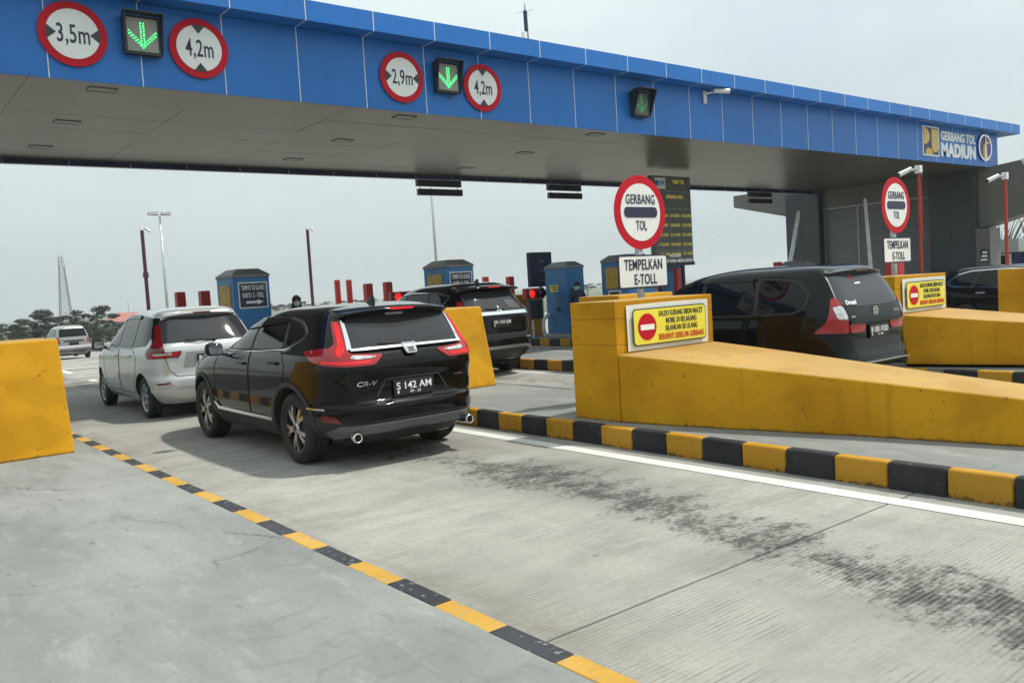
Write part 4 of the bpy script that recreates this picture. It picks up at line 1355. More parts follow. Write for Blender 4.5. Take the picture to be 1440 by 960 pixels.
for k, bearing in enumerate((15.22, 22.06, 23.26, 25.21, 27.06, 29.16, 31.52, 37.28, 43.53)):
    y = 330-12*k
    tree(y*math.tan(radians(bearing)), y, .9+.5*((k*7) % 3), (k % 4), 1.6, far_lbl[k])

# ---- people
def person(loc, rz, label, hijab, height=1.58):
    t = thing('person', label, 'person', loc, rz, None)
    k = height/1.58
    J = {'pelvis': (0, 0, .86), 'waist': (0, 0, 1.02), 'chest': (0, -.01, 1.20), 'neck': (0, .0, 1.36), 'head0': (0, -.01, 1.44),
         'hipL': (-.09, 0, .83), 'kneeL': (-.10, -.01, .46), 'ankL': (-.10, .02, .08), 'toeL': (-.11, -.13, .035),
         'hipR': (.09, 0, .83), 'kneeR': (.10, -.01, .46), 'ankR': (.10, .02, .08), 'toeR': (.11, -.13, .035),
         'shL': (-.17, 0, 1.30), 'elL': (-.22, .02, 1.05), 'wrL': (-.20, -.10, .85), 'shR': (.17, 0, 1.30), 'elR': (.22, .02, 1.05), 'wrR': (.20, -.10, .85)}
    R = {'pelvis': .135, 'waist': .12, 'chest': .135, 'neck': .06, 'head0': .055, 'hip': .095, 'knee': .065, 'ank': .045, 'toe': .04, 'sh': .065, 'el': .048, 'wr': .034}
    E_ = [('pelvis', 'waist'), ('waist', 'chest'), ('chest', 'neck'), ('neck', 'head0')]
    for s in 'LR':
        E_ += [('pelvis', 'hip'+s), ('hip'+s, 'knee'+s), ('knee'+s, 'ank'+s), ('ank'+s, 'toe'+s), ('chest', 'sh'+s), ('sh'+s, 'el'+s), ('el'+s, 'wr'+s)]
    # five fingers on each hand
    names = list(J)
    for s, sg in (('L', -1), ('R', 1)):
        w = Vector(J['wr'+s])
        J['palm'+s] = tuple(w+Vector((0, -.02, -.06)))
        R['palm'+s] = .034
        E_.append(('wr'+s, 'palm'+s))
        for f in range(5):
            fx = (f-1.5)*.02 if f < 4 else sg*-.045
            L = (.06, .072, .066, .05, .04)[f]
            a, b = 'f%d%sa' % (f, s), 'f%d%sb' % (f, s)
            J[a] = tuple(Vector(J['palm'+s])+Vector((fx, -.012, -.045 if f < 4 else -.01)))
            J[b] = tuple(Vector(J[a])+Vector((0, -.018, -L)))
            R[a] = .0095; R[b] = .0085
            E_ += [('palm'+s, a), (a, b)]
    names = list(J)
    idx = {n: i for i, n in enumerate(names)}
    me = bpy.data.meshes.new('body')
    me.from_pydata([Vector(J[n])*k for n in names], [(idx[a], idx[b]) for a, b in E_], [])
    me.materials.append(M['cloth_blue'])
    o = bpy.data.objects.new('body', me)
    COL.objects.link(o)
    o.parent = t
    sk = o.modifiers.new('skin', 'SKIN')
    for i, n in enumerate(names):
        r_ = R.get(n, R.get(n[:-1], .05))*k
        me.skin_vertices[0].data[i].radius = (r_, r_*.82 if n in ('pelvis', 'waist', 'chest') else r_)
    me.skin_vertices[0].data[idx['pelvis']].use_root = True
    sk.use_smooth_shade = True
    ss = o.modifiers.new('subdivision', 'SUBSURF')
    ss.levels = 1; ss.render_levels = 2
    hz = 1.47*k
    MB().ball((0, -.012, hz), .075, .095, .115, 20, 14).build('head', 'skin', t, smooth=True)
    MB().ball((0, -.108, hz-.005), .014, .02, .024, 8, 6).build('nose', 'skin', t, smooth=True)
    for s in (-1, 1):
        MB().ball((s*.032, -.093, hz+.022), .014, .010, .009, 8, 6).build('eye', 'eye_dark', t, smooth=True)
        MB().box(s*.032-.02, s*.032+.02, -.107, -.098, hz+.042, hz+.05).build('eyebrow', 'cloth_black', t)
        MB().ball((s*.076, .0, hz), .012, .022, .032, 8, 6).build('ear', 'skin', t, smooth=True)
    MB().box(-.03, .03, -.105, -.098, hz-.062, hz-.052).build('mouth', 'sign_red', t)
    # mask over nose and mouth
    mb = MB()
    vs_, fs = [], []
    for j in range(7):
        for i in range(9):
            th = -1.15+2.3*i/8
            z = hz-.10+.10*j/6
            ph = (z-hz)/.13
            rr = sqrt(max(.1, 1-ph*ph))
            vs_.append((.086*rr*sin(th)*1.02, -.012-.118*rr*cos(th)-.012*cos(th*1.5), z))
    for j in range(6):
        for i in range(8):
            a = j*9+i
            fs.append((a, a+1, a+10, a+9))
    mk = MB().add(vs_, fs).build('face_mask', 'mask_green', t, smooth=True)
    so = mk.modifiers.new('thickness', 'SOLIDIFY'); so.thickness = .003
    if hijab:
        # scarf: a hood open at the face, draped onto the shoulders
        vs_, fs = [], []
        N = 20
        prof = [(1.22, .20, .15), (1.30, .16, .125), (1.37, .115, .115), (1.43, .098, .118), (1.50, .094, .122), (1.56, .080, .105), (1.605, .045, .06)]
        for z, rx, ry in prof:
            for i in range(N):
                th = -pi/2+.62+(2*pi-1.24)*i/(N-1) if z > 1.36 else -pi/2+.05+(2*pi-.10)*i/(N-1)
                vs_.append((rx*cos(th)*k, (.005+ry*sin(th))*k, z*k))
        for j in range(len(prof)-1):
            for i in range(N-1):
                a = j*N+i
                fs.append((a, a+1, a+N+1, a+N))
        top = len(vs_)
        vs_.append((0, .005*k, 1.618*k))
        fs += [((len(prof)-1)*N+i, (len(prof)-1)*N+i+1, top) for i in range(N-1)]
        hj = MB().add(vs_, fs).build('headscarf', 'cloth_black', t, smooth=True)
        so = hj.modifiers.new('thickness', 'SOLIDIFY'); so.thickness = .012
        # brow edge of the scarf
        MB().path([(.08*cos(a), -.03-.082*sin(a), hz+.062+.012*sin(a)) for a in [pi*i/10 for i in range(11)]], .02, 8).build('scarf_edge', 'cloth_black', t, smooth=True)
    else:
        MB().ball((0, .0, hz+.045), .088, .108, .085, 18, 12).build('cap', 'cloth_black', t, smooth=True)
        MB().prism(rrect(.15, .10, .045, cx=0, cy=-.14), (0, 0, hz+.052), XU, (0, 1, 0), .008).build('cap_peak', 'cloth_black', t)
    return t
person((7.62, 17.0, IZ), radians(-20), 'person in a black headscarf and pale green mask beside the blue kiosk', True, 1.55)
person((15.72, 16.95, IZ), radians(-45), 'person in a dark cap and mask between two blue kiosks', False, 1.50)
# ================================================================ cars
def pchip(xs, ys):
    n = len(xs)
    h = [xs[i+1]-xs[i] for i in range(n-1)]
    d = [(ys[i+1]-ys[i])/h[i] for i in range(n-1)]
    m = [0]*n
    m[0], m[-1] = d[0], d[-1]
    for i in range(1, n-1):
        m[i] = 0 if d[i-1]*d[i] <= 0 else 2*d[i-1]*d[i]/(d[i-1]+d[i])
    def f(x):
        x = max(xs[0], min(xs[-1], x))
        i = 0
        while i < n-2 and x > xs[i+1]:
            i += 1
        t = (x-xs[i])/h[i]
        return (ys[i]*(1+2*t)*(1-t)**2+h[i]*m[i]*t*(1-t)**2+ys[i+1]*t*t*(3-2*t)+h[i]*m[i+1]*t*t*(t-1))
    return f

class Shell:
    """car body as a stack of rounded plan outlines: (z, half width, rear y, front y, squareness)"""
    def __init__(s, levels, sub=5, N=112):
        s.lv = levels
        zs = [l[0] for l in levels]
        s.fw, s.fr, s.ff, s.fn = [pchip(zs, [l[k] for l in levels]) for k in (1, 2, 3, 4)]
        zz = []
        for a, b in zip(zs[:-1], zs[1:]):
            zz += [a+(b-a)*i/sub for i in range(sub)]
        zz.append(zs[-1])
        s.zz = zz
        s.N = N
        rings = [s.outline(z, N) for z in zz]
        mb = MB()
        vs_ = [(x, y, z) for z, r in zip(zz, rings) for x, y in r]
        fs = []
        for j in range(len(zz)-1):
            for i in range(N):
                k = (i+1) % N
                fs.append((j*N+i, j*N+k, (j+1)*N+k, (j+1)*N+i))
        # caps
        for j, flip in ((0, True), (len(zz)-1, False)):
            loop = [j*N+i for i in range(N)]
            fs.append(tuple(loop[::-1] if flip else loop))
        mb.add(vs_, fs)
        s.me = mb.mesh('body')
        bm = bmesh.new()
        bm.from_mesh(s.me)
        bmesh.ops.triangulate(bm, faces=[f for f in bm.faces if len(f.verts) > 4])
        s.bvh = BVHTree.FromBMesh(bm)
        bm.free()
        s.cache = {}
    def dense(s, z, n=420):
        w, r, f, e = s.fw(z), s.fr(z), s.ff(z), s.fn(z)
        c, h = (r+f)/2, (f-r)/2
        o = []
        for k in range(n):
            a = 2*pi*k/n
            sa, ca = sin(a), cos(a)
            # the nose is rounder in plan than the tail
            ex, ey = (e, e+1.5) if ca >= 0 else (min(e, 4.2), min(e, 4.4))
            o.append((w*math.copysign(abs(sa)**(2/ex), sa), c-h*math.copysign(abs(ca)**(2/ey), ca)))
        return o
    def outline(s, z, N):
        D = s.dense(z)
        n = len(D)
        per = sum(hypot(D[(i+1) % n][0]-D[i][0], D[(i+1) % n][1]-D[i][1]) for i in range(n))
        acc = [0]
        pa = None
        for i in range(n):
            a, b, c = D[i], D[(i+1) % n], D[(i+2) % n]
            ds = hypot(b[0]-a[0], b[1]-a[1])
            a1 = atan2(b[1]-a[1], b[0]-a[0]); a2 = atan2(c[1]-b[1], c[0]-b[0])
            dt = abs((a2-a1+pi) % (2*pi)-pi)
            acc.append(acc[-1]+ds/per+1.1*dt/(2*pi))
        tot = acc[-1]
        o, j = [], 0
        for k in range(N):
            t = tot*k/N
            while acc[j+1] < t:
                j += 1
            u = (t-acc[j])/max(1e-9, acc[j+1]-acc[j])
            a, b = D[j % n], D[(j+1) % n]
            o.append((a[0]+(b[0]-a[0])*u, a[1]+(b[1]-a[1])*u))
        return o
    def wrap(s, d, z):
        """point at distance d round the outline from the rear centre line (d > 0: to the right)"""
        key = round(z, 3)
        if key not in s.cache:
            D = s.dense(key)
            h = D[:len(D)//2]
            acc = [0]
            for a, b in zip(h[:-1], h[1:]):
                acc.append(acc[-1]+hypot(b[0]-a[0], b[1]-a[1]))
            s.cache[key] = (h, acc)
        h, acc = s.cache[key]
        q = abs(d)
        import bisect
        j = min(len(acc)-2, max(0, bisect.bisect_right(acc, q)-1))
        u = (q-acc[j])/max(1e-9, acc[j+1]-acc[j])
        x = h[j][0]+(h[j+1][0]-h[j][0])*u
        y = h[j][1]+(h[j+1][1]-h[j][1])*u
        return Vector((math.copysign(x, d) if d else 0, y, z))
    def at(s, u, v, mode):
        if mode == 'wrap':
            p = s.wrap(u, v)
            loc, nrm, _, _ = s.bvh.find_nearest(p)
            loc = p
        else:
            o, d = {'rear': (Vector((u, -4, v)), Vector((0, 1, 0))), 'front': (Vector((u, 12, v)), Vector((0, -1, 0))),
                    'left': (Vector((-4, u, v)), Vector((1, 0, 0))), 'right': (Vector((4, u, v)), Vector((-1, 0, 0))),
                    'top': (Vector((u, v, 5)), Vector((0, 0, -1)))}[mode]
            loc, nrm, _, _ = s.bvh.ray_cast(o, d)
            if loc is None:
                p = {'rear': Vector((u, s.fr(v), v)), 'front': Vector((u, s.ff(v), v))}.get(mode, o+d*3)
                loc, nrm, _, _ = s.bvh.find_nearest(p)
        c = Vector((0, 2.2, .9))
        if nrm.dot(loc-c) < 0 and mode != 'top':
            nrm = -nrm
        return loc, nrm

def grid_poly(poly, g):
    bm = bmesh.new()
    vs_ = [bm.verts.new((x, y, 0)) for x, y in poly]
    f = bm.faces.new(vs_)
    bmesh.ops.triangulate(bm, faces=[f])
    x0, x1 = min(p[0] for p in poly), max(p[0] for p in poly)
    y0, y1 = min(p[1] for p in poly), max(p[1] for p in poly)
    for ax, lo, hi in ((0, x0, x1), (1, y0, y1)):
        k = math.floor(lo/g)+1
        while k*g < hi-1e-4:
            co = [0, 0, 0]; no = [0, 0, 0]
            co[ax] = k*g; no[ax] = 1
            bmesh.ops.bisect_plane(bm, geom=bm.verts[:]+bm.edges[:]+bm.faces[:], plane_co=co, plane_no=no, dist=1e-5)
            k += 1
    bm.verts.index_update()
    V_ = [(v.co.x, v.co.y) for v in bm.verts]
    F_ = [tuple(v.index for v in f.verts) for f in bm.faces]
    B_ = [(e.verts[0].index, e.verts[1].index) for e in bm.edges if len(e.link_faces) == 1]
    bm.free()
    return V_, F_, B_

def rounded(poly, cut=.05, n=4):
    """round the corners of a polygon with short quadratic arcs"""
    o = []
    N = len(poly)
    for i in range(N):
        a, b, c = (Vector((*poly[j % N], 0)) for j in (i-1, i, i+1))
        p, q = b+(a-b)*min(.45, cut/max(1e-6, (a-b).length)), b+(c-b)*min(.45, cut/max(1e-6, (c-b).length))
        for k in range(n+1):
            t = k/n
            v = p*(1-t)**2+b*2*t*(1-t)+q*t*t
            o.append((v.x, v.y))
    return o

class Car:
    def __init__(s, label, levels, loc, rz, paint, axles, tyre_r, tyre_w, track, rim='alloy', spokes=10, rim_r=None, dark_rim=False, arch=None, sunk=None):
        s.root = thing('car', label, 'car', loc, rz)
        s.sh = Shell(levels)
        s.paint = paint
        arch = arch or tyre_r+.055
        s.axles = axles
        # body with wheel wells cut out
        cut = MB()
        for y in axles:
            for sd in (-1, 1):
                cut.tube((sd*(track/2-.26), y, tyre_r+.01), (sd*(track/2+.6), y, tyre_r+.01), arch, arch, 40)
        cm = cut.mesh('cutter')
        co = bpy.data.objects.new('cutter', cm)
        bo = bpy.data.objects.new('cut_body', s.sh.me)
        COL.objects.link(co); COL.objects.link(bo)
        md = bo.modifiers.new('b', 'BOOLEAN')
        md.operation = 'DIFFERENCE'; md.object = co; md.solver = 'EXACT'
        dg = bpy.context.evaluated_depsgraph_get()
        me = bpy.data.meshes.new_from_object(bo.evaluated_get(dg))
        bpy.data.objects.remove(bo); bpy.data.objects.remove(co)
        me.materials.clear()
        me.materials.append(M[paint]); me.materials.append(M['underbody'])
        w_in = track/2-.10
        for p in me.polygons:
            c, n = p.center, p.normal
            p.material_index = 0
            if n.z < -.9 and c.z < levels[0][0]+.02:
                p.material_index = 1
            for y in axles:
                if hypot(c.y-y, c.z-tyre_r-.01) < arch+.004 and abs(c.x) < s.sh.fw(max(.3, c.z))-.015:
                    if abs(hypot(c.y-y, c.z-tyre_r-.01)-arch) < .01 or abs(abs(c.x)-(track/2-.26)) < .01:
                        p.material_index = 1
        me.shade_smooth()
        me.set_sharp_from_angle(angle=radians(50))
        s.body = link('body', me, None, s.root)
        # wheels
        rim_r = rim_r or tyre_r*.66
        tw = tyre_w
        ty = shared('wheel', MB().lathe([(rim_r, -tw*.42), (rim_r+.02, -tw*.5), (tyre_r-.05, -tw*.52), (tyre_r-.012, -tw*.44), (tyre_r, -tw*.33), (tyre_r, -tw*.12), (tyre_r-.008, -tw*.11), (tyre_r-.008, -tw*.09), (tyre_r, -tw*.08),
                                         (tyre_r, tw*.08), (tyre_r-.008, tw*.09), (tyre_r-.008, tw*.11), (tyre_r, tw*.12), (tyre_r, tw*.33), (tyre_r-.012, tw*.44), (tyre_r-.05, tw*.52), (rim_r+.02, tw*.5), (rim_r, tw*.42), (rim_r-.01, 0)], (0, 0, 0), (1, 0, 0), 56), 'rubber')
        ty.shade_smooth()
        rb = MB().lathe([(rim_r+.004, -tw*.44), (rim_r-.018, -tw*.40), (rim_r-.03, -tw*.1), (rim_r-.03, tw*.3), (rim_r, tw*.3), (rim_r+.006, tw*.2)], (0, 0, 0), (1, 0, 0), 48, True)
        rimm = shared('rim', rb, 'alloy_dark' if dark_rim else rim); rimm.shade_smooth(); rimm.set_sharp_from_angle(angle=radians(35))
        disc = shared('brake_disc', MB().lathe([(.001, tw*.02), (rim_r-.05, tw*.02), (rim_r-.05, tw*.08), (.001, tw*.08)], (0, 0, 0), (1, 0, 0), 32), 'alloy_dark')
        spk = MB()
        n2 = spokes
        xo = -tw*.40
        for k in range(n2):
            a0 = 2*pi*k/n2
            for da in ((-.16, .16) if spokes <= 5 else (0,)):
                pts = []
                for r_, ang, wd, dx in ((.055, a0+da*.3, .018, 0), (rim_r*.55, a0+da*.9, .019, -.008), (rim_r-.012, a0+da*1.35, .024, .004)):
                    c = Vector((xo+dx, r_*cos(ang), r_*sin(ang)))
                    tt = Vector((0, -sin(ang), cos(ang)))*wd
                    pts.append((c-tt, c+tt))
                for (a, b), (c, d) in zip(pts[:-1], pts[1:]):
                    q = Vector((.03, 0, 0))
                    spk.add([a, b, d, c, a+q, b+q, d+q, c+q], [(0, 1, 2, 3), (7, 6, 5, 4), (0, 4, 5, 1), (1, 5, 6, 2), (2, 6, 7, 3), (3, 7, 4, 0)])
        spk.lathe([(.001, xo-.012), (.045, xo-.008), (.062, xo+.006), (.062, xo+.04), (.001, xo+.04)], (0, 0, 0), (1, 0, 0), 20, True)
        spm = shared('spokes', spk, rim)
        cap = shared('hub_cap', MB().lathe([(.001, xo-.018), (.028, xo-.016), (.03, xo-.006), (.001, xo-.006)], (0, 0, 0), (1, 0, 0), 16), 'alloy_dark')
        for y in axles:
            for sd in (-1, 1):
                o = link('wheel', ty, None, s.root, loc=(sd*(track/2), y, tyre_r))
                o.rotation_euler = (random.uniform(0, 6.28), 0, 0) if sd < 0 else (random.uniform(0, 6.28), 0, pi)
                for nm, mm in (('rim', rimm), ('spokes', spm), ('brake_disc', disc), ('hub_cap', cap)):
                    link(nm, mm, None, o)
        # dark floor pan and suspension so that the underside is not hollow
        MB().box(-track/2+.16, track/2-.16, axles[0]-.45, axles[1]+.45, levels[0][0]-.05, levels[0][0]+.03).build('floor_pan', 'underbody', s.root)
        for y in axles:
            MB().tube((-track/2+.1, y, tyre_r), (track/2-.1, y, tyre_r), .045).build('axle', 'underbody', s.root)
    def patch(s, name, poly, mode, m, off=.004, g=.06, parent=None, rim=.010):
        if 'window' in name or 'glass' in name or 'visor' in name or 'light' in name or 'lens' in name:
            poly = rounded(poly, .06 if 'window' in name else .03)
        V_, F_, B_ = grid_poly(poly, g)
        P = []
        R_ = []
        for u, v in V_:
            l, n = s.sh.at(u, v, mode)
            P.append(l+n*off); R_.append(l-n*rim)
        me = bpy.data.meshes.new(name)
        nv = len(P)
        bnd = sorted({i for e in B_ for i in e})
        i1 = {b: nv+k for k, b in enumerate(bnd)}
        i2 = {b: nv+len(bnd)+k for k, b in enumerate(bnd)}
        verts = P+[P[b] for b in bnd]+[R_[b] for b in bnd]
        faces = list(F_)+[(i1[a], i1[b], i2[b], i2[a]) for a, b in B_]
        me.from_pydata(verts, [], faces)
        # orient the skin outwards
        bm = bmesh.new(); bm.from_mesh(me)
        bm.faces.ensure_lookup_table()
        for i in range(len(F_)):
            f = bm.faces[i]
            l, n = s.sh.bvh.find_nearest(f.calc_center_median())[:2]
            ref = f.calc_center_median()-l
            if ref.length > 1e-6 and f.normal.dot(ref) < 0:
                f.normal_flip()
        bm.to_mesh(me); bm.free()
        me.materials.append(M[m])
        me.shade_smooth()
        return link(name, me, None, parent or s.root)
    def both(s, name, poly, m, off=.004, g=.06, parent=None, mode='wrap'):
        r = []
        for sd in (-1, 1):
            if mode == 'wrap':
                r.append(s.patch(name, [(sd*u, v) for u, v in poly][::sd], 'wrap', m, off, g, parent))
            else:
                r.append(s.patch(name, poly, 'left' if sd < 0 else 'right', m, off, g, parent))
        return r
    def strip(s, name, pts, w, mode, m, off=.003, parent=None, step=.05, closed=False):
        """thin band along a polyline given in patch coordinates"""
        dense = []
        pp = pts+[pts[0]] if closed else pts
        for a, b in zip(pp[:-1], pp[1:]):
            L = hypot(b[0]-a[0], b[1]-a[1])
            n = max(1, int(L/step))
            dense += [(a[0]+(b[0]-a[0])*i/n, a[1]+(b[1]-a[1])*i/n) for i in range(n)]
        dense.append(pp[-1])
        vs_, fs = [], []
        for i, p in enumerate(dense):
            a, b = dense[max(0, i-1)], dense[min(len(dense)-1, i+1)]
            L = hypot(b[0]-a[0], b[1]-a[1]) or 1
            nx, ny = -(b[1]-a[1])/L*w/2, (b[0]-a[0])/L*w/2
            for sg in (-1, 1):
                l, n = s.sh.at(p[0]+nx*sg, p[1]+ny*sg, mode)
                vs_.append(l+n*off)
        for i in range(len(dense)-1):
            fs.append((2*i, 2*i+1, 2*i+3, 2*i+2))
        me = bpy.data.meshes.new(name)
        me.from_pydata(vs_, [], fs)
        me.materials.append(M[m])
        o = link(name, me, None, parent or s.root)
        so = o.modifiers.new('thickness', 'SOLIDIFY')
        so.thickness = max(.002, off); so.offset = 0
        return o
    def lettering(s, body, w, h, cu, cv, mode, m, off=.008, name='badge_lettering', bold=.015, slant=0.0, parent=None):
        V_, F_ = text_mesh(body, bold, .02)
        vs_ = []
        for x, y, z in V_:
            l, n = s.sh.at(cu+x*w+slant*y*h, cv+y*h, mode)
            vs_.append(l+n*(off+.0015*z))
        return MB().add(vs_, F_).build(name, m, parent or s.root)
    def plate(s, x, z, y, w, h, big, small='', tilt=.12, mark=''):
        y = min(s.sh.fr(z-h/2), s.sh.fr(z), s.sh.fr(z+h/2))-.016
        t = MB().box(-w/2, w/2, -.006, .006, -h/2, h/2).build('number_plate', 'plate_black', s.root, bevel=.004)
        t.location = (x, y, z)
        t.rotation_euler = (tilt, 0, 0)
        mb = MB()
        part = mark == 'part'          # only the first characters can be read in the photograph
        text(mb, big, w*(.48 if part else .86), h*.46, (-w*.19 if part else 0, -.0065, h*.12), t=.0015, bold=.01, spacing=1.0)
        if small:
            text(mb, small, w*.26, h*.16, (w*.02, -.0065, -h*.30), t=.0015, bold=.01)
        mb.build('plate_characters', 'white_letter', t)
        MB().box(-w*.42, -w*.38, -.008, -.0062, -h*.36, -h*.18).build('plate_mark', 'white_letter', t)
        fr = MB()
        e = .006
        fr.box(-w/2-e, w/2+e, -.004, .004, -h/2-e, -h/2-.0005).box(-w/2-e, w/2+e, -.004, .004, h/2+.0005, h/2+e)
        fr.build('plate_frame', 'plastic', t)
        return t
    def mirror(s, y, z, m, out=.17, size=(.10, .07, .075)):
        for sd in (-1, 1):
            l, n = s.sh.at(y, z-.06, 'left' if sd < 0 else 'right')
            c = Vector((l.x+sd*out*.8, y+.02, z))
            mb = MB()
            # rounded box by superellipsoid
            nu, nv = 20, 12
            vs_ = []
            for i in range(nv+1):
                ph = -pi/2+pi*i/nv
                for k in range(nu):
                    th = 2*pi*k/nu
                    f = lambda q, e: math.copysign(abs(q)**e, q)
                    vs_.append((c.x+size[0]*f(cos(ph), .55)*f(cos(th), .55), c.y+size[1]*f(cos(ph), .55)*f(sin(th), .7), c.z+size[2]*f(sin(ph), .6)))
            fs = [(i*nu+k, i*nu+(k+1) % nu, (i+1)*nu+(k+1) % nu, (i+1)*nu+k) for i in range(nv) for k in range(nu)]
            o = mb.add(vs_, fs).build('mirror', m, s.root, smooth=True)
            MB().tube((l.x-sd*.03, y+.01, z-.07), (c.x-sd*.02, c.y, c.z-.045), .022, .018, 8).build('mirror_arm', 'plastic', o)
            MB().prism(rrect(size[0]*1.55, size[2]*1.45, .03), (c.x, c.y-size[1]-.001, c.z), XU, ZU, .004).build('mirror_glass', 'chrome', o)
    def front(s, head, glass_poly):
        s.patch('windscreen', glass_poly, 'front', 'glass', .004, .08)
        for sd in (-1, 1):
            s.patch('headlight', [(sd*u, v) for u, v in head][::sd], 'front', 'tail_clear', .006, .05)

def spoiler(car, w, y0, y1, z, th, m, curve=.06, brake=True, lit=True):
    """roof spoiler overhanging the rear glass"""
    mb = MB()
    n = 16
    vs_, fs = [], []
    for k in range(n+1):
        u = -1+2*k/n
        x = w*u
        yb = y0+curve*abs(u)**3*1.5
        zz = z-.035*abs(u)**2.5
        vs_ += [(x, yb, zz-.012), (x, yb-.0, zz+.008), (x, y1, zz+th*.9), (x, y1, zz-th*.7), (x, yb+.05, zz-.035)]
    for k in range(n):
        for i in range(5):
            j = (i+1) % 5
            fs.append((5*k+i, 5*k+j, 5*k+5+j, 5*k+5+i))
    fs += [(0, 1, 2, 3, 4), tuple(5*n+i for i in (4, 3, 2, 1, 0))]
    o = mb.add(vs_, fs).build('spoiler', m, car.root, smooth=True, bevel=.008)
    if brake:
        MB().box(-.13, .13, y0-.006, y0+.02, z-.012, z+.010).build('brake_light', 'tail_lit' if lit else 'tail_dark', o)
    return o

def wiper(car, x0, x1, z, y):
    MB().path([(x0, y, z), ((x0+x1)/2, y-.02, z+.015), (x1, y-.005, z+.03)], .011, 8).build('wiper', 'plastic', car.root)
    MB().ball((x0, y, z), .035, .03, .025, 10, 8).build('wiper_pivot', 'plastic', car.root, smooth=True)

def doors(car, polys, handles, m, seam=.006):
    for poly, hd in zip(polys, handles):
        for sd, md in ((-1, 'left'), (1, 'right')):
            d = car.strip('door', poly, seam, md, 'seam', .0025, closed=True)
            if hd:
                l, n = car.sh.at(hd[0], hd[1], md)
                MB().box(l.x-.012*1, l.x+.012, hd[0]-.10, hd[0]+.10, hd[1]-.014, hd[1]+.014).build('door_handle', m, d, bevel=.008, seg=3, loc=(sd*.018, 0, 0))

def band(poly, grow):
    cx = sum(p[0] for p in poly)/len(poly); cy = sum(p[1] for p in poly)/len(poly)
    o = []
    n = len(poly)
    for i in range(n):
        a, b, c = poly[i-1], poly[i], poly[(i+1) % n]
        t1 = Vector((b[0]-a[0], b[1]-a[1])).normalized(); t2 = Vector((c[0]-b[0], c[1]-b[1])).normalized()
        nn = Vector((t1.y+t2.y, -(t1.x+t2.x)))
        if nn.length < 1e-6:
            nn = Vector((t1.y, -t1.x))
        nn.normalize()
        if nn.dot(Vector((b[0]-cx, b[1]-cy))) < 0:
            nn = -nn
        o.append((b[0]+nn.x*grow, b[1]+nn.y*grow))
    return o

# ---- black SUV in the foreground
crv = Car('shiny black SUV in the foreground with number plate S 142 AM',
    [(.22, 0.768, .24, 4.36, 4.6), (.30, 0.847, .13, 4.48, 4.6), (.40, 0.891, .045, 4.55, 4.6), (.48, 0.904, .008, 4.58, 4.6), (.55, 0.910, .0, 4.585, 4.6), (.60, 0.912, .008, 4.585, 4.6), (.625, 0.913, .045, 4.58, 4.8),
     (.65, 0.914, .078, 4.575, 5.8), (.74, 0.913, .086, 4.55, 6), (.82, 0.912, .078, 4.52, 6), (.90, 0.909, .056, 4.45, 6), (.95, 0.904, .050, 4.36, 6), (1.00, 0.894, .060, 4.22, 6.1), (1.05, 0.883, .085, 3.90, 6.3), (1.09, 0.867, .110, 3.48, 6.6), (1.125, 0.849, .140, 3.22, 7), (1.22, 0.803, .190, 3.00, 7), (1.34, 0.741, .262, 2.70, 7),
     (1.42, 0.694, .312, 2.46, 6.5), (1.475, 0.658, .355, 2.28, 6.2), (1.51, 0.623, .42, 2.14, 6), (1.537, 0.576, .53, 1.98, 4.6), (1.556, 0.507, .70, 1.82, 5), (1.568, 0.404, .86, 1.70, 4.5), (1.575, 0.197, 1.05, 1.52, 4)],
    (4.335, 7.03, .0), radians(.0), 'paint_black', (.97, 3.63), .36, .235, 1.53, 'alloy', 5, .245, True, .415)
c = crv
DLO = [(3.06, 1.12), (2.62, 1.3455), (2.36, 1.4275), (1.9, 1.4603), (1.2, 1.448), (.93, 1.407), (.76, 1.3168), (.80, 1.2512), (1.12, 1.1569), (2.0, 1.1282)]
c.both('window_trim', band(DLO, .016), 'chrome', .003, .07, None, 'side')
c.both('window_surround', band(DLO, .004), 'plastic', .005, .07, None, 'side')
for nm, po in (('window', [(2.98, 1.1323), (2.60, 1.3291), (2.34, 1.4111), (2.06, 1.4357), (2.04, 1.1405)]),
               ('window', [(1.98, 1.1405), (2.0, 1.4398), (1.9, 1.4464), (1.32, 1.4373), (1.20, 1.1569)]),
               ('window', [(1.13, 1.1676), (1.24, 1.43), (1.18, 1.4316), (.95, 1.3922), (.785, 1.3102), (.82, 1.2619)])):
    c.both(nm, po, 'glass', .008, .07, None, 'side')
c.both('rain_visor', [(2.62, 1.3496), (2.36, 1.4316), (1.9, 1.4644), (1.25, 1.4521), (1.24, 1.4111), (1.9, 1.4234), (2.33, 1.3947), (2.56, 1.325)], 'glass', .022, .07, None, 'side')
c.patch('rear_glass', [(-.60, 1.1487), (.60, 1.1487), (.555, 1.4316), (.3, 1.4644), (-.3, 1.4644), (-.555, 1.4316)], 'rear', 'glass_smoke', .006, .06)
spoiler(c, .60, .20, .58, 1.505, .06, 'paint_black', .07)
MB().prism(rrect(.2, .022, .005, cx=-.02, cy=1.455), (0, .325, 0), XU, ZU, .006).build('rear_glass_label', 'grey_paint', c.root)
tl = [(.30, 1.075), (.62, 1.1), (.645, 1.1364), (.605, 1.407), (.70, 1.4111), (.74, 1.202), (.80, 1.1651), (1.02, 1.1528), (1.24, 1.1323), (1.10, 1.04), (.92, 1.005), (.70, .985), (.42, .985)]
lts = c.both('tail_light', tl, 'tail_red', .010, .05)
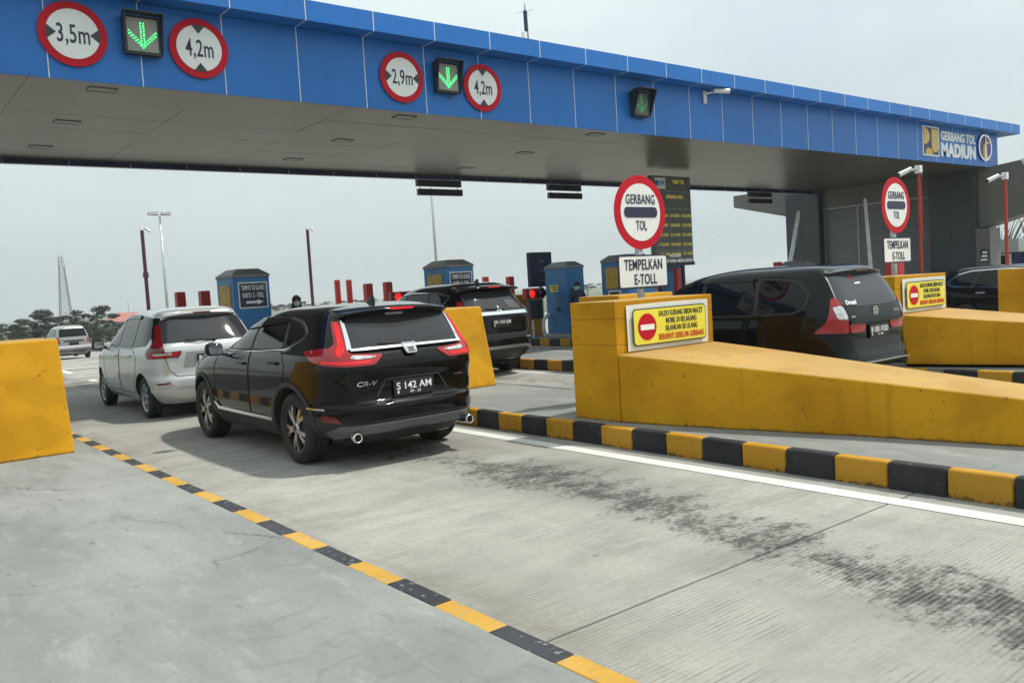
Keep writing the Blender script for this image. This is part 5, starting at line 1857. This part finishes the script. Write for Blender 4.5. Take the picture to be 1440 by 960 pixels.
for o, sd in zip(lts, (-1, 1)):
    c.patch('light_bar', [(sd*u, v) for u, v in [(.665, 1.1364), (.635, 1.3947), (.672, 1.3947), (.715, 1.1774), (.76, 1.1282), (.74, 1.06)]][::sd], 'wrap', 'tail_lit', .014, .05, o)
    c.patch('light_bar', [(sd*u, v) for u, v in [(.45, 1.005), (.70, 1.005), (.96, 1.03), (.94, 1.05), (.70, 1.03), (.46, 1.03)]][::sd], 'wrap', 'tail_lit', .014, .05, o)
    c.patch('reverse_lens', [(sd*u, v) for u, v in [(.37, 1.06), (.62, 1.085), (.645, 1.06), (.60, 1.045), (.44, 1.045)]][::sd], 'wrap', 'tail_clear', .015, .05, o)
    c.patch('pillar_trim', [(sd*u, v) for u, v in [(.60, 1.1364), (.645, 1.1364), (.605, 1.4111), (.575, 1.4111)]][::sd], 'wrap', 'chrome', .013, .05, o)
c.strip('chrome_bar', [(-.62, 1.122), (.62, 1.122)], .024, 'rear', 'chrome', .022)
e = c.patch('emblem', [(-.075, 1.1487), (-.055, 1.05), (.055, 1.05), (.075, 1.1487)], 'rear', 'plastic', .030, .05)
mb = MB()
for a, b in (((-.05, 1.1364), (-.035, 1.065)), ((.05, 1.1364), (.035, 1.065)), ((-.04, 1.1), (.04, 1.1)), ((-.072, 1.1462), (.072, 1.1462)), ((-.072, 1.1462), (-.052, 1.053)), ((.072, 1.1462), (.052, 1.053)), ((-.052, 1.053), (.052, 1.053))):
    p = []
    for u, v in (a, b):
        l, n = c.sh.at(u, v, 'rear'); p.append(l+n*.033)
    mb.tube(p[0], p[1], .008, .008, 8)
mb.build('emblem_letter', 'chrome', e)
wiper(c, .06, -.32, 1.155, .145)
c.lettering('CR-V', .20, .048, -.50, .815, 'rear', 'chrome', slant=.3)
c.strip('trim_mark', [(.50, .80), (.61, .80)], .014, 'rear', 'skid', .004)
c.strip('plate_recess', [(-.40, .68), (-.30, .835), (.30, .835), (.40, .68)], .006, 'rear', 'skid', .003)
c.plate(0, .735, .062, .46, .15, 'S 142 AM', '09 . 23', -.02)
c.strip('tailgate_gap', [(-.70, .985), (-.68, .80), (-.62, .63), (.62, .63), (.68, .80), (.70, .985)], .007, 'wrap', 'seam', .002)
c.strip('bumper_gap', [(-1.6, .64), (-1.1, .64), (-.66, .628)], .006, 'wrap', 'seam', .002)
c.strip('bumper_gap', [(1.6, .64), (1.1, .64), (.66, .628)], .006, 'wrap', 'seam', .002)
c.patch('lower_bumper', [(-1.35, .24), (1.35, .24), (1.35, .50), (.95, .52), (.72, .455), (-.72, .455), (-.95, .52), (-1.35, .50)], 'wrap', 'plastic', .006, .08)
c.patch('skid_plate', [(-.95, .365), (-.82, .30), (-.56, .345), (-.40, .385), (.40, .385), (.56, .345), (.82, .30), (.95, .365), (.80, .432), (-.80, .432)], 'wrap', 'skid', .022, .06)
c.both('reflector', [(.78, .455), (1.03, .475), (1.04, .53), (.86, .52)], 'tail_dark', .013, .05)
for sd in (-1, 1):
    t_ = MB().lathe([(.036, -.02), (.044, -.024), (.046, .0), (.046, .18), (.04, .18), (.036, .0)], (sd*.645, .085, .315), (0, 1, 0), 24, True).build('exhaust_tip', 'chrome', c.root, smooth=True)
    MB().tube((sd*.645, .09, .315), (sd*.645, .25, .315), .0355, .0355, 16).build('exhaust_bore', 'seam', t_)
    c.strip('side_mark', [(sd*.98, .585), (sd*1.26, .59)], .014, 'wrap', 'chrome', .008)
doors(c, [[(2.98, 1.1), (2.02, 1.1241), (2.04, .45), (2.96, .45), (3.12, .60), (3.10, .9)], [(2.0, 1.1241), (1.2, 1.1364), (1.06, .98), (1.13, .72), (1.42, .45), (2.02, .45)]], [(2.22, .985), (1.34, 1.01)], 'paint_black')
c.both('side_cladding', [(1.42, .24), (3.16, .24), (3.16, .40), (1.42, .40)], 'plastic', .010, .1, None, 'side')
c.both('sill_trim', [(1.45, .405), (3.05, .42), (3.15, .50), (3.10, .505), (2.98, .455), (1.45, .44)], 'chrome', .016, .1, None, 'side')
for y in c.axles:
    c.both('arch_trim', [(y+.415*cos(a), .37+.415*sin(a)) for a in [pi*k/18 for k in range(19)]]+[(y+.475*cos(a), .37+.465*sin(a)) for a in [pi-pi*k/18 for k in range(19)]], 'plastic', .010, .12, None, 'side')
c.mirror(2.76, 1.135, 'paint_black')
MB().prism([(-.0, 0), (.20, 0), (.06, .085), (.02, .085)], (.012, .78, 1.555), (0, 1, 0), ZU, .028).build('shark_fin_aerial', 'paint_black', c.root, bevel=.01)
c.front([(.5, .80), (.86, .86), (.80, .93), (.45, .88)], [(-.68, 1.1528), (.68, 1.1528), (.55, 1.448), (-.55, 1.448)])

# ---- white minivan ahead of it
ert = Car('white minivan in front of the foreground black SUV, its number plate starting B 239',
    [(.22, .74, .20, 4.20, 5.5), (.30, .80, .10, 4.30, 5.5), (.40, .845, .03, 4.36, 5.5), (.50, .862, .0, 4.39, 5.5), (.58, .866, .005, 4.39, 5.5), (.66, .867, .03, 4.37, 5.6), (.80, .865, .045, 4.30, 6), (.92, .860, .05, 4.16, 6),
     (1.0, .848, .055, 3.85, 6.2), (1.07, .832, .075, 3.52, 6.5), (1.12, .815, .10, 3.36, 5.5), (1.23, .772, .174, 3.10, 4.6), (1.37, .715, .282, 2.80, 4.6), (1.47, .672, .368, 2.56, 4.8), (1.54, .635, .425, 2.36, 5),
     (1.585, .59, .455, 2.18, 6), (1.615, .535, .54, 2.0, 5.5), (1.638, .46, .68, 1.8, 5), (1.65, .36, .86, 1.66, 4.5), (1.657, .18, 1.05, 1.5, 4)],
    (4.32, 12.78, 0), radians(-.6), 'paint_white', (.76, 3.50), .315, .19, 1.46, 'alloy_silver', 8, .21, False, .365)
c = ert
DLO = [(3.25, 1.06), (2.72, 1.39), (2.42, 1.50), (1.9, 1.55), (1.0, 1.545), (.55, 1.50), (.42, 1.44), (.50, 1.10), (1.2, 1.06)]
c.both('window_surround', DLO, 'glass', .004, .07, None, 'side')
c.both('window', [(3.1, 1.10), (2.68, 1.37), (2.38, 1.475), (2.06, 1.51), (2.04, 1.09)], 'glass', .008, .07, None, 'side')
c.both('window', [(1.98, 1.09), (2.0, 1.515), (1.24, 1.52), (1.16, 1.09)], 'glass', .008, .07, None, 'side')
c.both('rain_visor', [(2.70, 1.40), (2.42, 1.51), (1.9, 1.56), (1.2, 1.555), (1.19, 1.50), (1.9, 1.505), (2.38, 1.46), (2.62, 1.36)], 'glass', .022, .07, None, 'side')
c.patch('rear_glass', [(-.66, 1.13), (.66, 1.13), (.66, 1.28), (.60, 1.46), (.44, 1.505), (-.44, 1.505), (-.60, 1.46), (-.66, 1.28)], 'rear', 'glass_smoke', .006, .06)
c.both('pillar_garnish', [(.60, 1.50), (.70, 1.51), (.88, 1.46), (.86, 1.13), (.66, 1.13), (.66, 1.28)], 'glass', .005, .05)
lts = c.both('tail_light', [(.42, 1.015), (.66, .995), (.665, 1.12), (.63, 1.40), (.74, 1.40), (.82, 1.14), (1.02, 1.04), (1.08, .98), (1.02, .91), (.47, .915)], 'tail_dark', .012, .05)
for o, sd in zip(lts, (-1, 1)):
    c.patch('lower_lens', [(sd*u, v) for u, v in [(.45, 1.00), (.66, .985), (.98, 1.0), (1.04, .97), (.99, .925), (.50, .927)]][::sd], 'wrap', 'tail_red', .016, .05, o)
    c.patch('reverse_lens', [(sd*u, v) for u, v in [(.56, .985), (.86, .985), (.84, .955), (.58, .96)]][::sd], 'wrap', 'tail_clear', .020, .05, o)
spoiler(c, .54, .33, .66, 1.56, .055, 'paint_white', .05, True, False)
c.patch('plate_recess', [(-.42, .76), (.42, .76), (.36, .985), (-.36, .985)], 'rear', 'paint_silver', .004, .06)
c.plate(0, .87, .038, .43, .14, 'B 239', '', -.03, 'part')
c.strip('tailgate_gap', [(-.66, .92), (-.62, .74), (-.52, .64), (.52, .64), (.62, .74), (.66, .92)], .009, 'wrap', 'seam', .002)
c.strip('bumper_crease', [(-.95, .56), (-.62, .565), (-.58, .53), (-.85, .50)], .02, 'wrap', 'paint_white', .014)
c.strip('bumper_crease', [(.95, .56), (.62, .565), (.58, .53), (.85, .50)], .02, 'wrap', 'paint_white', .014)
c.strip('bumper_crease', [(-1.0, .43), (-.7, .45), (-.5, .49), (.5, .49), (.7, .45), (1.0, .43)], .025, 'wrap', 'paint_white', .014)
c.both('reflector', [(.62, .525), (.84, .52), (.84, .555), (.62, .56)], 'tail_dark', .012, .05)
mb = MB()
for pts in ([(.055, 1.085), (.0, 1.10), (-.05, 1.072), (.01, 1.058)], [(-.055, 1.03), (0, 1.015), (.05, 1.043), (-.01, 1.057)]):
    q = []
    for u, v in pts:
        l, n = c.sh.at(u, v, 'rear'); q.append(l+n*.008)
    mb.path(q, .010, 6)
mb.build('emblem', 'chrome', c.root)
wiper(c, .08, -.34, 1.145, .095)
doors(c, [[(3.08, 1.04), (2.02, 1.045), (2.04, .36), (2.95, .36), (3.08, .60)], [(2.0, 1.045), (1.18, 1.05), (.96, .92), (1.06, .62), (1.22, .36), (2.02, .36)]], [(2.2, .93), (1.36, .945)], 'paint_white')
c.strip('side_crease', [(3.2, .84), (2.0, .90), (.85, .945)], .012, 'left', 'paint_silver', .004)
c.mirror(3.05, 1.10, 'plastic', .16)
c.front([(.45, .78), (.80, .84), (.74, .92), (.42, .86)], [(-.66, 1.15), (.66, 1.15), (.52, 1.52), (-.52, 1.52)])

# ---- black SUV in the second lane
paj = Car('black SUV in the second lane with number plate DK 1123 QM',
    [(.30, .74, .24, 4.45, 5.5), (.38, .82, .12, 4.60, 5.5), (.48, .875, .04, 4.70, 5.5), (.58, .897, .0, 4.76, 5.5), (.68, .905, .0, 4.78, 5.5), (.76, .907, .03, 4.78, 5.6), (.82, .907, .06, 4.76, 5.8), (.95, .902, .07, 4.72, 6),
     (1.08, .890, .075, 4.45, 6.2), (1.15, .872, .09, 3.9, 6.5), (1.20, .852, .115, 3.55, 7), (1.32, .815, .19, 3.30, 5), (1.48, .755, .305, 3.0, 4.6), (1.58, .715, .395, 2.76, 4.6), (1.66, .675, .48, 2.56, 6.2),
     (1.715, .625, .53, 2.38, 6), (1.75, .565, .61, 2.2, 5.5), (1.775, .48, .68, 2.0, 5), (1.79, .38, .86, 1.86, 4.5), (1.798, .2, 1.05, 1.7, 4)],
    (9.66, 12.46, 0), radians(.6), 'paint_black', (.98, 3.78), .38, .245, 1.51, 'alloy', 6, .25, False, .44)
c = paj
DLO = [(3.35, 1.20), (2.85, 1.50), (2.6, 1.59), (2.0, 1.64), (1.1, 1.62), (.68, 1.55), (.82, 1.42), (1.25, 1.22), (2.1, 1.195)]
c.both('window_trim', band(DLO, .016), 'chrome', .003, .07, None, 'side')
c.both('window_surround', band(DLO, .004), 'plastic', .005, .07, None, 'side')
c.both('window', [(3.25, 1.22), (2.82, 1.48), (2.58, 1.57), (2.2, 1.605), (2.18, 1.215)], 'glass', .008, .07, None, 'side')
c.both('window', [(2.12, 1.215), (2.14, 1.61), (1.40, 1.61), (1.28, 1.235)], 'glass', .008, .07, None, 'side')
c.both('window', [(1.26, 1.25), (1.34, 1.605), (1.1, 1.60), (.74, 1.54), (.86, 1.43)], 'glass', .008, .07, None, 'side')
c.patch('rear_glass', [(-.66, 1.235), (.66, 1.235), (.615, 1.585), (.3, 1.61), (-.3, 1.61), (-.615, 1.585)], 'rear', 'glass_smoke', .006, .06)
spoiler(c, .66, .24, .70, 1.685, .07, 'paint_black', .06)
c.patch('window_sticker', [(.20, 1.42), (.48, 1.42), (.58, 1.27), (.28, 1.275)], 'rear', 'plastic', .009, .06)
lts = c.both('tail_light', [(.69, 1.40), (.745, 1.46), (.83, 1.40), (.93, 1.15), (.985, .90), (.93, .74), (.88, .74), (.88, .95), (.80, 1.20)], 'tail_red', .014, .05)
for o, sd in zip(lts, (-1, 1)):
    c.patch('reverse_lens', [(sd*u, v) for u, v in [(.75, 1.34), (.82, 1.32), (.87, 1.17), (.80, 1.20)]][::sd], 'wrap', 'tail_clear', .018, .05, o)
c.patch('chrome_bar', [(-.68, 1.155), (.68, 1.155), (.70, 1.215), (-.70, 1.215)], 'rear', 'chrome', .020, .06)
mb = MB()
for a in (pi/2, pi/2+2*pi/3, pi/2-2*pi/3):
    c_, s_ = cos(a), sin(a)
    P_ = []
    for u, v in ((0, 0), (.035, .02), (.07, 0), (.035, -.02)):
        l, n = c.sh.at(u*c_-v*s_, 1.262+u*s_+v*c_, 'rear'); P_.append(l+n*.014)
    mb.add(P_, [(0, 1, 2, 3)])
o = mb.build('emblem', 'chrome', c.root); o.modifiers.new('thickness', 'SOLIDIFY').thickness = .006
wiper(c, .1, -.32, 1.26, .145)
c.patch('plate_recess', [(-.44, .86), (.44, .86), (.50, 1.12), (-.50, 1.12)], 'rear', 'paint_charcoal', .004, .06)
c.plate(0, 1.0, .058, .46, .15, 'DK 1123 QM', '', -.02)
c.strip('tailgate_gap', [(-.86, .95), (-.80, .80), (-.70, .77), (.70, .77), (.80, .80), (.86, .95)], .007, 'wrap', 'seam', .002)
c.patch('lower_bumper', [(-1.2, .32), (1.2, .32), (1.2, .50), (.8, .55), (-.8, .55), (-1.2, .50)], 'wrap', 'plastic', .006, .08)
c.strip('bumper_chrome', [(-.82, .50), (-.5, .555), (.5, .555), (.82, .50)], .045, 'wrap', 'satin', .016)
c.both('step_mark', [(.55, .70), (.72, .70), (.72, .72), (.55, .72)], 'satin', .01, .05)
doors(c, [[(3.2, 1.17), (2.16, 1.19), (2.18, .5), (3.1, .5), (3.26, .7)], [(2.14, 1.19), (1.3, 1.2), (1.08, 1.02), (1.2, .72), (1.45, .5), (2.16, .5)]], [(2.36, 1.05), (1.48, 1.07)], 'chrome')
c.mirror(3.15, 1.25, 'paint_black')
MB().prism([(0, 0), (.20, 0), (.06, .085), (.02, .085)], (.012, .75, 1.77), (0, 1, 0), ZU, .028).build('shark_fin_aerial', 'paint_black', c.root, bevel=.01)
MB().box(-.62, .62, .42, .92, .20, .42).build('spare_wheel_well', 'underbody', c.root, bevel=.05)
c.front([(.5, .95), (.86, 1.0), (.80, 1.08), (.45, 1.02)], [(-.70, 1.24), (.70, 1.24), (.58, 1.60), (-.58, 1.60)])

# ---- dark minivan waiting on the right
ava = Car('black minivan behind the long yellow ramp with number plate B 1051 FOD',
    [(.24, .72, .20, 3.95, 7.4), (.32, .78, .09, 4.06, 7.4), (.42, .815, .02, 4.12, 7.4), (.52, .828, .0, 4.15, 7.4), (.60, .832, .015, 4.15, 7.6), (.70, .832, .045, 4.14, 8.1), (.85, .828, .06, 4.08, 8.1), (.95, .822, .065, 3.95, 8.1),
     (1.03, .812, .07, 3.62, 8.5), (1.10, .800, .085, 3.35, 9.2), (1.18, .782, .115, 3.18, 9.5), (1.30, .748, .17, 2.98, 9.5), (1.45, .698, .25, 2.70, 9.5), (1.54, .664, .30, 2.50, 8.8), (1.60, .632, .34, 2.32, 7.1),
     (1.64, .59, .39, 2.12, 6.9), (1.665, .53, .48, 1.95, 6.3), (1.682, .45, .62, 1.8, 5.8), (1.692, .35, .8, 1.66, 5.2), (1.698, .18, 1.0, 1.5, 4.6)],
    (9.40, 5.0, 0), radians(.0), 'paint_black', (.72, 3.375), .315, .19, 1.40, 'alloy_silver', 7, .20, False, .37)
c = ava
c.both('window_surround', [(3.02, 1.12), (2.60, 1.40), (2.35, 1.52), (1.9, 1.565), (1.0, 1.56), (.62, 1.52), (.45, 1.36), (.50, 1.20), (.62, 1.13), (1.6, 1.10)], 'plastic', .004, .07, None, 'side')
c.both('window', [(2.90, 1.14), (2.56, 1.375), (2.31, 1.495), (2.02, 1.53), (2.0, 1.125)], 'glass', .008, .07, None, 'side')
c.both('window', [(1.94, 1.125), (1.96, 1.535), (1.22, 1.535), (1.20, 1.13)], 'glass', .008, .07, None, 'side')
c.both('window', [(1.14, 1.135), (1.15, 1.535), (.98, 1.53), (.66, 1.495), (.50, 1.35), (.54, 1.21), (.65, 1.15)], 'glass', .008, .07, None, 'side')
c.both('rain_visor', [(2.58, 1.42), (2.34, 1.53), (1.9, 1.575), (1.2, 1.57), (1.2, 1.525), (1.9, 1.53), (2.30, 1.485), (2.52, 1.385)], 'glass', .02, .07, None, 'side')
c.patch('rear_glass', [(-.66, 1.22), (-.3, 1.185), (.3, 1.185), (.66, 1.22), (.585, 1.545), (.3, 1.565), (-.3, 1.565), (-.585, 1.545)], 'rear', 'glass_grey', .006, .06)
for sd in (-1, 1):
    c.strip('edge_highlight', [(sd*.665, 1.225), (sd*.592, 1.54)], .010, 'rear', 'satin', .006)  # silver strips stand in for the bright highlight along the rear glass sides
spoiler(c, .585, .245, .58, 1.60, .055, 'paint_black', .05, True, False)
lts = c.both('tail_light', [(.63, 1.28), (.70, 1.30), (.76, 1.20), (.86, 1.02), (1.0, .905), (.60, .90), (.60, 1.03), (.63, 1.19)], 'tail_red', .012, .05)
for o, sd in zip(lts, (-1, 1)):
    c.patch('clear_lens', [(sd*u, v) for u, v in [(.60, 1.05), (.73, 1.06), (.745, 1.19), (.63, 1.205)]][::sd], 'wrap', 'tail_clear', .018, .05, o)
    c.patch('lit_lens', [(sd*u, v) for u, v in [(.64, .93), (.78, .94), (.78, .99), (.65, .99)]][::sd], 'wrap', 'tail_red', .017, .05, o)
c.both('tailgate_light', [(.30, .90), (.58, .895), (.58, 1.0), (.26, .985)], 'tail_red', .012, .05)
c.strip('tailgate_crease', [(-.58, 1.015), (-.25, 1.03), (.25, 1.03), (.58, 1.015)], .03, 'rear', 'paint_black', .018)
c.plate(0, .89, .052, .43, .14, 'B 1051 FOD', '11 24', -.03)
mb = MB()
l, n = c.sh.at(0, 1.115, 'rear')
mb.ring(.055, .043, l+n*.004, XU, ZU, .008, 28)
mb.box(l.x-.035, l.x+.03, l.y-.014, l.y-.006, l.z+.012, l.z+.024).box(l.x-.03, l.x+.035, l.y-.014, l.y-.006, l.z-.024, l.z-.012).box(l.x-.007, l.x+.007, l.y-.013, l.y-.006, l.z-.025, l.z+.025)
mb.build('emblem', 'chrome', c.root)
c.lettering('XENIA', .16, .028, .48, 1.10, 'rear', 'satin')
c.strip('model_mark', [(-.53, 1.075), (-.45, 1.075)], .018, 'rear', 'satin', .004)
st = c.lettering('Dread', .20, .05, -.44, 1.235, 'rear', 'white_letter', .010, 'window_sticker', .03)
c.patch('sticker_red', [(-.20, 1.47), (-.17, 1.52), (-.19, 1.545), (-.22, 1.53)], 'rear', 'sign_red', .009, .05)
c.strip('sticker_line', [(-.17, 1.44), (-.05, 1.445)], .016, 'rear', 'white_letter', .009)
c.strip('tailgate_gap', [(-.59, .89), (-.57, .72), (-.48, .60), (.48, .60), (.57, .72), (.59, .89)], .007, 'wrap', 'seam', .002)
c.strip('bumper_chrome', [(-.86, .50), (-.5, .545), (.5, .545), (.86, .50)], .018, 'wrap', 'satin', .010)
c.patch('lower_bumper', [(-.95, .25), (.95, .25), (.95, .44), (-.95, .44)], 'wrap', 'plastic', .006, .08)
c.both('reflector', [(.72, .43), (.88, .43), (.88, .47), (.72, .47)], 'tail_dark', .012, .05)
doors(c, [[(2.88, 1.10), (1.98, 1.10), (2.0, .38), (2.85, .38), (2.95, .6)], [(1.96, 1.10), (1.18, 1.105), (1.0, .95), (1.06, .66), (1.2, .38), (1.98, .38)]], [(2.15, .95), (1.36, .96)], 'paint_black')
c.mirror(2.85, 1.16, 'paint_black', .15)
c.front([(.42, .80), (.76, .88), (.70, .96), (.40, .90)], [(-.64, 1.18), (.64, 1.18), (.54, 1.55), (-.54, 1.55)])

# ---- distant silver minivan leaving the plaza
far = Car('distant silver car driving away beyond the gate at the left',
    [(.24, .70, .20, 3.95, 5.5), (.32, .77, .08, 4.05, 5.5), (.42, .81, .0, 4.10, 5.5), (.52, .817, .0, 4.12, 5.5), (.60, .817, .03, 4.12, 5.6), (.75, .815, .06, 4.08, 6), (.92, .808, .07, 3.95, 6), (1.02, .79, .08, 3.55, 6.4),
     (1.10, .77, .10, 3.22, 7), (1.30, .71, .17, 2.9, 7), (1.48, .64, .24, 2.55, 6.6), (1.57, .60, .29, 2.3, 6.2), (1.62, .55, .35, 2.08, 6), (1.65, .48, .46, 1.9, 5.4), (1.67, .36, .7, 1.7, 4.8), (1.68, .18, 1.0, 1.5, 4)],
    (8.95, 46.5, gz(47.5)), radians(.5), 'paint_silver', (.72, 3.37), .31, .19, 1.42, 'alloy_silver', 6, .2, False, .37)
c = far
c.both('window', [(2.95, 1.10), (2.5, 1.38), (2.2, 1.50), (1.0, 1.53), (.55, 1.48), (.45, 1.15)], 'glass', .006, .08, None, 'side')
c.patch('rear_glass', [(-.64, 1.12), (.64, 1.12), (.56, 1.52), (-.56, 1.52)], 'rear', 'glass', .006, .08)
c.both('tail_light', [(.60, .80), (.85, .78), (.80, 1.12), (.68, 1.12)], 'tail_red', .012, .06)
c.patch('tailgate_trim', [(-.45, .88), (.45, .88), (.45, .95), (-.45, .95)], 'rear', 'plastic', .012, .08)
c.strip('bumper_line', [(-.8, .60), (.8, .60)], .02, 'rear', 'seam', .004)
c.mirror(2.85, 1.12, 'plastic', .15)
MB().box(-.22, .22, -.012, .0, -.07, .07).build('number_plate', 'plate_black', c.root, loc=(0, .05, .78))
doors(c, [[(2.85, 1.08), (1.98, 1.08), (2.0, .38), (2.85, .38)], [(1.96, 1.08), (1.18, 1.08), (1.02, .9), (1.18, .38), (1.98, .38)]], [(2.15, .92), (1.36, .93)], 'paint_silver')
c.front([(.42, .80), (.76, .88), (.70, .96), (.40, .90)], [(-.62, 1.15), (.62, 1.15), (.52, 1.5), (-.52, 1.5)])

# ---- black wagon facing the other way by the office
wag = Car('black wagon with chrome window line facing right, behind the yellow end wall at the right',
    [(.20, .74, .22, 4.40, 5.5), (.28, .83, .10, 4.52, 5.5), (.40, .875, .02, 4.60, 5.5), (.52, .892, .0, 4.62, 5.5), (.64, .897, .02, 4.62, 5.6), (.78, .895, .05, 4.56, 6), (.88, .885, .06, 4.35, 6.2), (.95, .87, .08, 3.7, 6.6),
     (1.02, .85, .11, 3.3, 7), (1.15, .80, .20, 3.0, 7), (1.28, .73, .32, 2.65, 6.8), (1.37, .68, .42, 2.4, 6.4), (1.43, .63, .52, 2.2, 6), (1.465, .56, .65, 2.0, 5.5), (1.485, .45, .82, 1.85, 5), (1.495, .2, 1.1, 1.6, 4)],
    (20.9, 9.55, 0), radians(180-4), 'paint_black', (.95, 3.62), .33, .22, 1.56, 'alloy_silver', 6, .22, False, .385)
c = wag
DLO = [(3.10, 1.03), (2.62, 1.27), (2.3, 1.37), (1.8, 1.405), (1.0, 1.38), (.72, 1.31), (.50, 1.15), (.62, 1.06), (1.6, 1.03)]
c.both('window_trim', band(DLO, .018), 'chrome', .003, .07, None, 'side')
c.both('window_surround', band(DLO, .002), 'plastic', .005, .07, None, 'side')
c.both('window', [(3.0, 1.045), (2.58, 1.255), (2.28, 1.35), (2.02, 1.375), (2.0, 1.045)], 'glass', .008, .07, None, 'side')
c.both('window', [(1.94, 1.045), (1.96, 1.38), (1.8, 1.388), (1.26, 1.375), (1.14, 1.05)], 'glass', .008, .07, None, 'side')
c.both('window', [(1.08, 1.055), (1.18, 1.37), (.99, 1.362), (.74, 1.295), (.54, 1.15), (.64, 1.08)], 'glass', .008, .07, None, 'side')
c.patch('rear_glass', [(-.60, 1.06), (.60, 1.06), (.54, 1.36), (-.54, 1.36)], 'rear', 'glass', .006, .07)
spoiler(c, .55, .33, .62, 1.415, .05, 'paint_black', .04, True, False)
c.both('tail_light', [(.45, .84), (1.05, .82), (1.02, .96), (.50, .97)], 'tail_dark', .012, .06)
doors(c, [[(2.95, 1.01), (1.98, 1.02), (2.0, .35), (2.9, .35), (3.0, .6)], [(1.96, 1.02), (1.12, 1.03), (1.0, .9), (1.1, .6), (1.3, .35), (1.98, .35)]], [(2.15, .88), (1.3, .9)], 'chrome')
c.mirror(2.9, 1.08, 'paint_black', .15)
c.front([(.45, .68), (.84, .74), (.78, .82), (.42, .76)], [(-.66, 1.04), (.66, 1.04), (.54, 1.38), (-.54, 1.38)])

# ================================================================ air
hz_mat = bpy.data.materials.new('hazy_air')
hz_mat.use_nodes = True
hn = hz_mat.node_tree
hn.nodes.clear()
h_out = hn.nodes.new('ShaderNodeOutputMaterial')
h_vol = hn.nodes.new('ShaderNodeVolumePrincipled')
h_vol.inputs['Color'].default_value = (.86, .90, .92, 1)
h_vol.inputs['Density'].default_value = .00055
h_vol.inputs['Anisotropy'].default_value = .2
hn.links.new(h_vol.outputs['Volume'], h_out.inputs['Volume'])
haze = MB().box(-3100, 3100, -3100, 3100, -7, 48).build('haze', hz_mat)
haze['kind'] = 'stuff'
haze['label'] = 'thin hazy air over the whole plaza'
